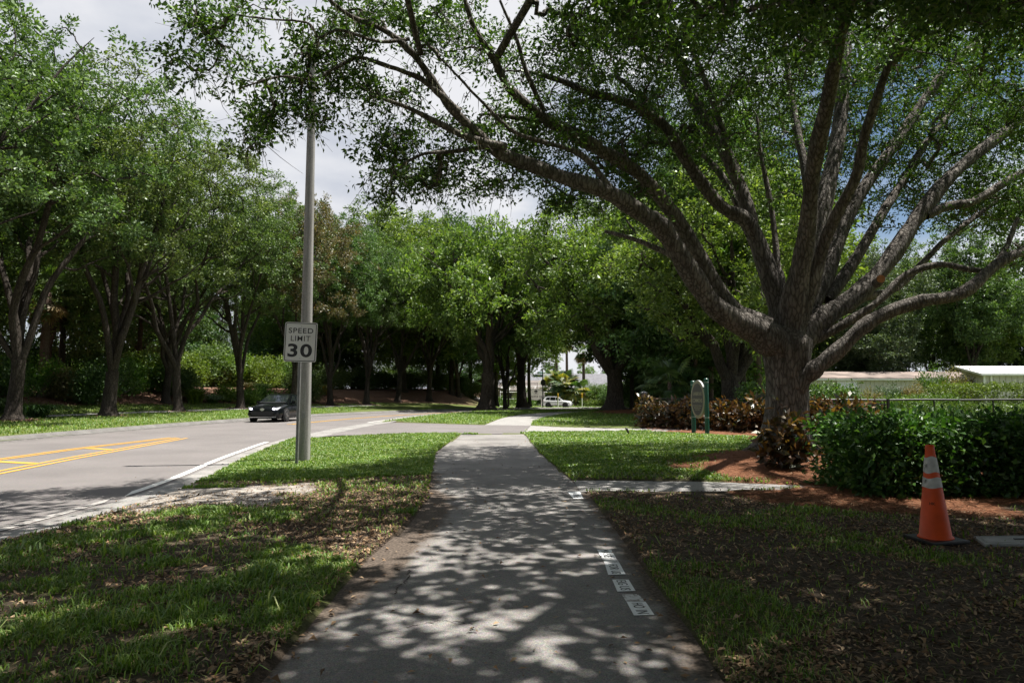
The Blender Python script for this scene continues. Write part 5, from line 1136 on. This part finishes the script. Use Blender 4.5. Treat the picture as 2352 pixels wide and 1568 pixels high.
# marker posts
for px, lab in ((1281, 'white marker post with yellow top standing against the white car door'), (1336, 'white marker post with yellow top at the white car nose')):
    ox, oy, z0 = at_px(px, 98); s = thing('marker_post', lab, 'marker post', (ox, oy, z0), 0, 'marker posts by the white car')
    MB().lathe([(.095, -.05), (.095, 1.45)], 12).build('shaft', M['white_metal'], s)
    MB().lathe([(.10, 1.45), (.10, 2.05), (.06, 2.1)], 12).build('sleeve', flat('yellow_sleeve', (.75, .42, .02), .5), s)
# red object hung on the thin trunk + landscape spotlight in the lawn
ox, oy = G(1444, 1001); s = thing('spike_light', 'small dark spike light leaning in the lawn left of the croton bed', 'garden light', (ox, oy, 0))
MB().lathe([(.012, -.05), (.016, .13)], 8).build('stake', M['black_metal'], s)
o = MB().lathe([(.012, 0), (.038, .03), (.042, .16), (.03, .20)], 10).build('lamp_head', flat('dark_bronze', (.05, .04, .045), .5), s, True); o.location = (0, 0, .10); o.rotation_euler = (0, R(-26), 0)
MB().lathe([(.05, .0), (.055, .05), (.03, .07)], 8, 'z', (-.03, 0, 0)).build('junction', M['black_metal'], s)

# ================================================================== traffic cone and utility cover
ox, oy = G(2150, 1253)
s = thing('traffic_cone', 'tall orange traffic cone with two torn reflective bands in front of the hedge', 'traffic cone', (ox, oy, .045), R(8))
s.rotation_euler = (0, R(-1.2), R(8))
M['cone'] = flat('faded_orange_rubber', (.68, .075, .008), .55, noise=.22, nscale=6); M['band'] = flat('dirty_reflective_tape', (.52, .51, .49), .5, noise=.35, nscale=14)
Hc, rb, rt = .895, .142, .034
def rc(f): return rb+(rt-rb)*f       # radius at height fraction
m = MB(); m.lathe([(rb+.012, .035), (rb+.004, .05), (rc(.06), .06*Hc), (rc(.93), .93*Hc), (rt+.006, .955*Hc), (rt+.004, Hc), (rt-.008, Hc), (rt-.012, Hc-.02)], 28).build('cone_body', M['cone'], s, True)
m = MB(); m.box((0, 0, .018), (.385, .385, .036)).build('base', M['black_metal'], s, bevel=.012)
for f0_, f1_, nm in ((.715, .878, 'reflective_band'), (.56, .663, 'reflective_band')):
    m = MB(); n = 28; rows = []
    for f in (f0_, (f0_+f1_)/2, f1_): rows.append([(rc(f)+.0035, f*Hc+(.006*math.sin(3*k*2*math.pi/n+f*9)+.003*math.sin(7*k) if f != (f0_+f1_)/2 else 0), k) for k in range(n)])
    vv = [[m.bm.verts.new((r*math.cos(2*math.pi*k/n), r*math.sin(2*math.pi*k/n), z_)) for r, z_, k in row] for row in rows]
    for a, b_ in zip(vv, vv[1:]):
        for k in range(n): m.bm.faces.new((a[k], a[(k+1) % n], b_[(k+1) % n], b_[k]))
    o = m.build(nm, M['band'], s, True)
    fz = f0_*Hc+.06 if f0_ > .7 else f1_*Hc-.035; r = rc(fz/Hc)
    MB().poly([(-r, -.012, fz-.02), (-r-.028, -.022, fz-.012), (-r-.022, -.026, fz+.018), (-r+.002, -.02, fz+.022)], (0, .002, 0)).build('loose_flap', M['band'], o)
text('lettering', 'HK', .034, flat('faded_stamp', (.22, .04, .012), .7), s, (-.078, -.079, .36), (R(83), 0, R(-42)), 1, .001)
c4 = [G(2237, 1247.5), G(2440, 1244), G(2440, 1262), G(2262, 1263)]
ctr_ = np.mean(c4, 0); s = thing('utility_cover', 'pale grey utility box lid lying in the dirt right of the cone', 'utility cover', (*ctr_, 0))
pp = [(q[0]-ctr_[0], q[1]-ctr_[1], .028+.012*(k in (0, 1))) for k, q in enumerate(c4)]
M['lid'] = flat('pale_polymer_concrete', (.34, .35, .345), .8, noise=.25, nscale=9, bump=.3)
MB().poly(pp, (0, 0, .03)).build('lid', M['lid'], s, bevel=.008)
pi_ = [(x*.86, y*.7, z+.0315) for x, y, z in pp]; va = [Vector(q) for q in pi_]
m = MB(); 
for a, b_ in zip(va, va[1:]+va[:1]):
    d_ = (b_-a); n_ = Vector((-d_.y, d_.x, 0)).normalized()*.012; m.poly([a, b_, b_+n_, a+n_], (0, 0, .004))
m.build('lid_rim', M['lid'], s)
m = MB(); m.box((.0, 0, .07), (.12, .02, .008)).build('pull_slot', M['black_metal'], s)

# ================================================================== stencilled paint on the path
def stencil(corners, words, nm='path_marking'):
    q = [Vector((*G(*c), .0065)) for c in corners]      # far-left, far-right, near-right, near-left
    c = sum(q, Vector())/4; o = MB().poly([v-c for v in q]).build(nm, M['stencil_white'], None); o.location = c; kind(o, 'structure')
    a = (q[3]+q[2])/2-(q[0]+q[1])/2; wd = ((q[1]-q[0]).length+(q[2]-q[3]).length)/2; Ln = a.length; an = math.atan2(a.y, a.x)
    for body, f, span in words:
        pos = (q[0]+q[1])/2+a*f-c; pos.z = .001
        text('lettering', body, wd*.66, M['black_letter'], o, pos, (0, 0, an), 1, .0, 1.0, .0004, (span*Ln*.92, wd*.56))
stencil([(1371, 1263), (1404, 1263), (1415, 1282), (1382, 1282)], [('MA', .24, .5), ('SE', .75, .42)])
stencil([(1388.5, 1294), (1423, 1294), (1437, 1320), (1397, 1321)], [('FOR', .36, .5), ('US', .82, .26)])
M['thin_paint'] = paint_mat('thin_white_path_paint', (.62, .62, .62), .47, 26, (.24, .215, .19))
for cs in ([(1382, 1282.3), (1415, 1282.3), (1423, 1293.7), (1388.5, 1293.7)], [(1428, 1366), (1466, 1366), (1482, 1382), (1438, 1382)]):
    q = [Vector((*G(*c), .0062)) for c in cs]; kind(MB().poly(q).build('path_marking', M['thin_paint']), 'structure')
stencil([(1406, 1332), (1444, 1332), (1460, 1358), (1418, 1359.5)], [('EIG', .28, .44), ('US', .76, .36)])
stencil([(1439, 1383), (1483, 1383), (1503, 1413), (1456, 1414.5)], [('HO', .3, .42), ('IN', .78, .3)])
stencil([(1303, 1129.5), (1332, 1129), (1340, 1145), (1317, 1145.5)], [('ONE', .62, .5)])

# ================================================================== cars
M['tyre'] = flat('tyre_rubber', (.018, .018, .019), .8); M['rim'] = flat('silver_alloy', (.45, .46, .48), .3, .8); M['rim_dark'] = flat('dark_alloy', (.12, .12, .13), .35, .7)
M['car_black'] = flat('black_car_paint', (.004, .005, .006), .2, spec=.22, coat=.08); M['car_white'] = flat('white_car_paint', (.78, .79, .81), .25, coat=.6)
M['car_glass'] = flat('tinted_car_glass', (.012, .015, .017), .04, spec=.9, coat=.4); M['trim'] = flat('black_trim', (.012, .012, .013), .6); M['chrome'] = flat('chrome_trim', (.62, .63, .65), .18, .9)
M['lens'] = flat('clear_lens', (.55, .57, .60), .1, spec=.8); M['tail'] = flat('red_lens', (.42, .012, .012), .15)
lm, lt, lb = mat_base('lit_headlamp'); lb.inputs['Emission Color'].default_value = (.85, .8, 1, 1); lb.inputs['Emission Strength'].default_value = 6; M['lamp_on'] = lm
def interp_rows(tab, n):
    tab = np.array(tab); t = np.linspace(tab[0, 0], tab[-1, 0], n); return np.column_stack([t]+[np.interp(t, tab[:, 0], tab[:, k]) for k in range(1, tab.shape[1])])
def car(name, label, cat, loc, rz, spec, paint, rimm):
    c = thing(name, label, cat, loc, rz); W = spec['W']
    rows = interp_rows(spec['body'], 44); V = []
    for y, hw, zb, zs, zt in rows:
        half = [(0, zb), (hw*.86, zb), (hw*.97, zb+.07), (hw, zb+(zs-zb)*.45), (hw*.985, zs-.06), (hw*.95, zs), (hw*.78, zs+(zt-zs)*.7), (hw*.4, zt), (0, zt+.01)]
        ring = [(x, y, z_) for x, z_ in half]+[(-x, y, z_) for x, z_ in half[-2:0:-1]]; V.append(np.array(ring))
    k = len(V[0]); n = len(V); V = np.vstack(V); i = np.arange(n*k).reshape(n, k); j = np.roll(i, -1, 1)
    F = [tuple(f) for f in np.stack([i[:-1], j[:-1], j[1:], i[1:]], -1).reshape(-1, 4)]
    me_ = bpy.data.meshes.new('body'); me_.from_pydata([tuple(v) for v in V], [], F+[tuple(i[0][::-1]), tuple(i[-1])]); me_.update()
    for p in me_.polygons: p.use_smooth = len(p.vertices) == 4
    body = link('body', me_, c, (paint,)); 
    cab = spec['cabin']; belt = spec['belt']     # cabin: (y, z, half width at that edge)
    m = MB(); Lv = [m.bm.verts.new((-w, y, z_)) for y, z_, w in cab]; Rv = [m.bm.verts.new((w, y, z_)) for y, z_, w in cab]
    bl = [(max(min(y, belt[1]), belt[0])) for y, z_, w in cab]
    Lb = [m.bm.verts.new((-W*.93, y, belt[2]-.05)) for y in bl]; Rb = [m.bm.verts.new((W*.93, y, belt[2]-.05)) for y in bl]
    for a in range(len(cab)-1):
        m.bm.faces.new((Lv[a], Rv[a], Rv[a+1], Lv[a+1])); m.bm.faces.new((Lb[a], Lv[a], Lv[a+1], Lb[a+1])); m.bm.faces.new((Rv[a], Rb[a], Rb[a+1], Rv[a+1]))
    bmesh.ops.remove_doubles(m.bm, verts=m.bm.verts[:], dist=.001); m.build('roof_shell', paint, c)
    def pane(nm, a, b_, inset, mat=M['car_glass'], off=.008):
        (y0, z0, w0), (y1, z1, w1) = a, b_; t0, t1 = inset, 1-inset*.7
        f = lambda t, s_: Vector((s_*(w0+(w1-w0)*t)*.93, y0+(y1-y0)*t, z0+(z1-z0)*t))
        d_ = Vector((0, y1-y0, z1-z0)).normalized(); nn = Vector((0, -d_.z, d_.y)); nn = nn if nn.z > 0 else -nn
        MB().poly([f(t0, -1)+nn*off, f(t0, 1)+nn*off, f(t1, 1)+nn*off, f(t1, -1)+nn*off], nn*-.004).build(nm, mat, c)
    pane('windscreen', cab[0], cab[1], .05); pane('rear_window', cab[-1], cab[-2], .08)
    rz0 = belt[2]
    for sg in (-1, 1):
        for q in spec['side_windows']:
            pts_ = []
            for y, z_ in q:
                ytop = np.interp(z_, [rz0, spec['roof_z']], [0, 1]); wv = W*.93+(spec['roof_w']-W*.93)*ytop; pts_.append(Vector((sg*(wv+.010), y, z_)))
            MB().poly(pts_, (-sg*.004, 0, 0)).build('side_window', M['car_glass'], c)
        MB().box((sg*(W+.06), belt[0]+.42, rz0+.06), (.20, .11, .13)).build('mirror', paint, c, bevel=.025)
        for y in spec['doors']: MB().box((sg*(W*.993), y, (rz0+.3)/2+.05), (.012, .012, rz0-.42)).build('door_gap', M['trim'], c)
        for y in spec['handles']: MB().box((sg*(W*.975), y, rz0-.13), (.05, .2, .03)).build('door_handle', paint, c, bevel=.006)
        MB().box((sg*W*.955, 0, spec['sill']), (.09, spec['wb']-.75, .12)).build('sill', M['trim'], c)
        for y in (spec['fy'], spec['fy']+spec['wb']):
            r = spec['wr']; MB().lathe([(r+.075, 0), (r+.075, .02)], 26, 'x', (sg*(W-.005)-.01, y, r)).build('wheel_arch', M['trim'], c)
            wx = sg*(W-.085)
            wl = MB().lathe([(r-.09, -.105), (r-.02, -.11), (r, -.085), (r, .085), (r-.02, .11), (r-.09, .105)], 26, 'x', (0, 0, 0)).build('wheel', M['tyre'], c, True); wl.location = (wx+sg*.02, y, r)
            m = MB(); m.lathe([(r-.085, 0), (r-.085, .012), (r-.12, .012), (r-.12, 0)], 26, 'x', (sg*.098-.006, 0, 0)); m.lathe([(.06, 0), (.06, .02)], 12, 'x', (sg*.095-.01, 0, 0))
            for q in range(5):
                for e_ in (-.12, .12):
                    a = 2*math.pi*q/5+e_; m.box((sg*.096, math.cos(a)*r*.38, math.sin(a)*r*.38), (.018, .034, r*.56), Matrix.Rotation(a-math.pi/2, 3, 'X'))
            m.build('rim', rimm, wl)
    for nm, poly_, mat, th in spec['details']:
        for sg in ((-1, 1) if nm.startswith('*') else (1,)):
            MB().poly([(sg*x, y, z_) for x, y, z_ in poly_], th).build(nm.lstrip('*'), M[mat], c)
    return c
sed = dict(W=.89, roof_z=1.43, roof_w=.60, sill=.26, wb=2.70, fy=-1.38, wr=.32,
  body=[(-2.31, .60, .30, .52, .60), (-2.27, .72, .22, .58, .68), (-2.15, .80, .19, .64, .76), (-1.9, .855, .18, .72, .83), (-1.4, .885, .18, .80, .92), (-.95, .89, .18, .86, .99), (.4, .89, .18, .91, .97), (1.5, .885, .18, .95, 1.02), (2.0, .84, .22, .97, 1.06), (2.24, .76, .28, .9, 1.0), (2.31, .66, .40, .75, .85)],
  cabin=[(-1.05, .96, .76), (-.22, 1.375, .60), (.25, 1.435, .595), (.85, 1.40, .585), (1.75, 1.05, .66)], belt=(-1.0, 1.72, .95),
  side_windows=[[(-.72, .97), (-.05, 1.33), (.28, 1.36), (.28, .97)], [(.34, .97), (.34, 1.36), (.80, 1.34), (1.22, 1.05), (1.18, .97)]], doors=(-.62, .31, 1.2), handles=(.12, 1.02),
  details=[('grille', [(-.52, -2.29, .36), (.52, -2.29, .36), (.62, -2.285, .56), (-.62, -2.285, .56)], 'trim', (0, -.03, 0)), ('chrome_lip', [(-.66, -2.285, .245), (.66, -2.285, .245), (.72, -2.27, .31), (.55, -2.31, .285), (-.55, -2.31, .285), (-.72, -2.27, .31)], 'chrome', (0, -.03, 0)),
   ('badge', [(.105*math.cos(2*math.pi*k/16), -2.325, .655+.07*math.sin(2*math.pi*k/16)) for k in range(16)], 'chrome', (0, -.012, 0)),
   ('*headlight', [(.50, -2.30, .64), (.74, -2.19, .62), (.85, -2.0, .76), (.80, -2.06, .78), (.64, -2.20, .73)], 'lens', (0, -.02, .012)),
   ('*lamp', [(.58+.055*math.cos(2*math.pi*k/12), -2.30, .685+.05*math.sin(2*math.pi*k/12)) for k in range(12)], 'lamp_on', (0, -.01, 0)),
   ('wiper_cowl', [(-.7, -1.08, .985), (.7, -1.08, .985), (.68, -1.0, 1.01), (-.68, -1.0, 1.01)], 'trim', (0, 0, .006)), ('*fog_intake', [(.66, -2.26, .36), (.78, -2.21, .36), (.77, -2.22, .48), (.70, -2.25, .46)], 'trim', (0, -.03, 0)),
   ('*tail_lamp', [(.5, 2.285, .82), (.74, 2.26, .80), (.76, 2.24, .92), (.5, 2.27, .93)], 'tail', (0, .02, 0))])
car('black_car', 'black saloon car with lit headlights driving towards the viewer', 'car', (*G(643, 966), 0), R(-3), sed, M['car_black'], M['rim'])
suv = dict(W=.905, roof_z=1.64, roof_w=.66, sill=.30, wb=2.60, fy=-1.33, wr=.36,
  body=[(-2.21, .66, .34, .62, .74), (-2.15, .80, .26, .70, .86), (-1.95, .87, .24, .84, .95), (-1.4, .90, .24, .94, 1.03), (-1.0, .905, .24, .98, 1.07), (.5, .905, .24, 1.02, 1.06), (1.6, .905, .24, 1.06, 1.10), (2.05, .87, .27, 1.05, 1.14), (2.18, .80, .34, .95, 1.05), (2.22, .74, .44, .8, .9)],
  cabin=[(-1.10, 1.03, .80), (-.28, 1.58, .66), (.3, 1.665, .66), (1.5, 1.64, .65), (1.8, 1.60, .63), (2.12, 1.10, .76)], belt=(-1.05, 2.1, 1.03),
  side_windows=[[(-.80, 1.08), (-.18, 1.50), (.12, 1.56), (.12, 1.08)], [(.19, 1.08), (.19, 1.56), (.95, 1.56), (.98, 1.08)], [(1.05, 1.10), (1.03, 1.55), (1.5, 1.50), (1.72, 1.16)]], doors=(-.75, .155, 1.15), handles=(-.05, .98),
  details=[('grille', [(-.5, -2.2, .70), (.5, -2.2, .70), (.52, -2.17, .80), (-.52, -2.17, .80)], 'trim', (0, -.03, 0)), ('lower_grille', [(-.6, -2.22, .38), (.6, -2.22, .38), (.58, -2.22, .52), (-.58, -2.22, .52)], 'trim', (0, -.02, 0)),
   ('*headlight', [(.54, -2.19, .70), (.82, -2.02, .74), (.86, -1.86, .86), (.56, -2.14, .82)], 'lens', (0, -.02, .01)), ('*tail_lamp', [(.62, 2.2, .92), (.80, 2.16, .92), (.885, 1.95, 1.0), (.86, 2.02, 1.06), (.62, 2.17, 1.06)], 'tail', (.01, .02, 0)),
   ('roof_panel', [(-.5, -.1, 1.628), (.5, -.1, 1.628), (.5, .9, 1.662), (-.5, .9, 1.662)], 'car_glass', (0, 0, .006)), ('*roof_rail', [(.60, -.1, 1.62), (.64, -.1, 1.60), (.63, 1.6, 1.65), (.59, 1.6, 1.67)], 'chrome', (0, 0, .04)),
   ('*bumper_trim', [(.5, -2.2, .28), (.86, -1.9, .28), (.88, -1.85, .40), (.5, -2.22, .40)], 'trim', (0, -.015, 0))])
sxp = at_px(1280, 104.5); car('white_car', 'white sport utility car waiting at the side street mouth', 'car', (sxp[0], 104.5, sxp[2]+.03), R(76), suv, M['car_white'], M['rim_dark'])

# ================================================================== grass, fallen leaves, pine straw, bark chips
rng = np.random.default_rng(99)
def blades(name, n, box, hgt, wid, dens_fn, fall=True, lay=.55):
    x0, x1, y0, y1 = box; u = rng.uniform(0, 1, n)
    y = y0*(y1/y0)**u if fall else rng.uniform(y0, y1, n)
    x = rng.uniform(x0, x1, n); d = dens_fn(x, y); keep = (rng.uniform(0, 1, n) < d) & (np.abs(x) < .80*y+1.2); x, y = x[keep], y[keep]; n = len(x)
    z = gfull(x, y)-.012; a = rng.uniform(0, 2*math.pi, n); tuft = .6+.8*fbm(x*4, y*4, 91); H_ = hgt*rng.uniform(.45, 1.2, n)*tuft*(np.clip(y/9, 1, 2.0) if fall else 1)**.25; w = wid*(np.clip(y/5, .8, 5) if fall else 1)*rng.uniform(.7, 1.3, n)
    dx, dy = np.cos(a), np.sin(a); ben = H_*rng.uniform(.15, lay*2, n); b = np.stack([x, y, z], 1); side = np.stack([-dy, dx, 0*x], 1)*w[:, None]/2
    mid = b+np.stack([dx*ben*.4, dy*ben*.4, H_*.62], 1); tip = b+np.stack([dx*ben, dy*ben, H_*np.clip(1.02-.35*ben/H_, .4, 1)], 1)
    V = np.stack([b-side, b+side, mid+side*.85, mid-side*.85, tip], 1).reshape(-1, 3); i = np.arange(n)[:, None]*5
    F = np.concatenate([i+[0, 1, 2], i+[0, 2, 3], i+[3, 2, 4]], 0)
    o = link(name, mesh_np(name, V, F), None, (M['grass'],)); kind(o, 'stuff'); return o
o = blades('verge_grass', 190000, (-6.6, -.9, 3.0, 11), .066, .009, lambda x, y: grass_mask(x, y)*(sdist(x, y, ROAD_R) < -.03))
o = blades('pole_lawn', 210000, (-8.5, -1.2, 9.8, 26), .065, .0095, lambda x, y: grass_mask(x, y)*(sdist(x, y, ROAD_R) < -.03))
o = blades('right_grass', 170000, (.9, 10, 2.8, 10.5), .062, .008, lambda x, y: grass_mask(x, y))
o = blades('right_lawn', 150000, (.3, 9.5, 10.2, 27), .065, .0105, lambda x, y: grass_mask(x, y))
o = blades('island_lawn', 60000, (-8, 10, 31, 64), .11, .03, lambda x, y: grass_mask(x, y), False)
o = blades('kerb_lawn', 110000, (-34, -12, 16, 66), .11, .03, lambda x, y: grass_mask(x, y)*(sdist(x, y, ROAD_L) > .25)*((sdist(x, y, ROAD_L) < 6.5) | (sdist(x, y, ROAD_L) > 7.85)), False)
o = blades('far_lawn', 14000, (-4, 30, 80, 120), .16, .10, lambda x, y: grass_mask(x, y), False)
o = blades('grass_tufts', 16000, (-6.3, -1.0, 3.0, 8), .15, .011, lambda x, y: grass_mask(x, y)*(sdist(x, y, ROAD_R) < -.05)*(fbm(x*3.3, y*3.3, 17) > .6), True, .8)
o = blades('grass_tufts', 12000, (1.0, 7, 2.8, 9), .12, .010, lambda x, y: grass_mask(x, y)*(fbm(x*3.3, y*3.3, 18) > .62), True, .8)
def scatter(name, n, box, size, aspect, dens_fn, mat, fall=True, lift=.008, tilt=.35, long=False):
    x0, x1, y0, y1 = box; u = rng.uniform(0, 1, n); y = y0*(y1/y0)**u if fall else rng.uniform(y0, y1, n); x = rng.uniform(x0, x1, n)
    keep = rng.uniform(0, 1, n) < dens_fn(x, y); x, y = x[keep], y[keep]; n = len(x); z = np.where(paved(x, y), gbase(x, y)+.006, gfull(x, y))+lift*rng.uniform(.3, 1.4, n)
    a = rng.uniform(0, 6.283, n); L_ = size*rng.uniform(.55, 1.3, n); d = np.stack([np.cos(a), np.sin(a), rng.normal(size=n)*tilt], 1); s_ = np.stack([-np.sin(a), np.cos(a), rng.normal(size=n)*tilt], 1); c = np.stack([x, y, z], 1)
    L_ = L_[:, None]; W = L_*aspect; cu = np.c_[0*x, 0*x, np.abs(rng.normal(size=n))*.25]*L_*min(1, aspect*2)
    V = np.stack([c-d*L_/2, c+s_*W/2+cu, c+d*L_/2, c-s_*W/2+cu*.6], 1).reshape(-1, 3); V[:, 2] = np.maximum(V[:, 2], np.repeat(z-.012, 4))
    return kind(link(name, mesh_np(name, V, np.arange(4*n).reshape(n, 4)), None, (mat,)), 'stuff')
onpath = lambda x, y: paved(x, y) & (np.abs(x) < 2) & (y < 24)
scatter('leaf_litter', 150000, (-7, 8, 3, 12), .042, .42, lambda x, y: np.clip(litter_mask(x, y)*1.0+np.where(y < 7.2, .22, .08), 0, 1)*(1-.75*np.clip(sand_mask(x, y)*1.5, 0, 1))*np.where(paved(x, y), 0, 1)*(sdist(x, y, ROAD_R) < .0), M['litter'])
scatter('dry_thatch', 45000, (-6, 9, 3, 12), .075, .07, lambda x, y: np.where(paved(x, y), 0, np.clip(.15+litter_mask(x, y)+.5*(x > 1), 0, 1))*(sdist(x, y, ROAD_R) < 0), island_mat('dry_grass', [(.10, .07, .045), (.24, .17, .10), (.36, .27, .16)], .9), lift=.012, tilt=.1)
scatter('path_leaves', 2600, (-1.5, 1.4, 3, 22), .045, .45, lambda x, y: np.where(onpath(x, y), .12+.55*(1-sstep(.0, .45, np.minimum(np.abs(sdist(x, y, PATH_L)), np.abs(sdist(x, y, PATH_R))))), 0), M['litter'], lift=.004, tilt=.15)
scatter('gutter_leaves', 1500, (-7.2, -4.4, 5, 24), .045, .45, lambda x, y: np.exp(-np.abs(sdist(x, y, ROAD_R))/.25)*.5*(sdist(x, y, ROAD_R) > 0), M['litter'], lift=.006, tilt=.15)
scatter('pine_straw', 80000, (2.6, 12, 7.6, 19), .16, .028, lambda x, y: straw_mask(x, y)*np.where(paved(x, y), .12, 1), M['straw'], lift=.02, tilt=.12)
scatter('far_pine_straw', 18000, (4.5, 14, 18, 53), .22, .06, lambda x, y: straw_mask(x, y), M['straw'], False, lift=.03, tilt=.12)
scatter('bark_chips', 60000, (-36, -12, 24, 66), .11, .5, lambda x, y: mulch_left(x, y)*(sdist(x, y, ROAD_L) < 17), M['chips'], False, lift=.03)
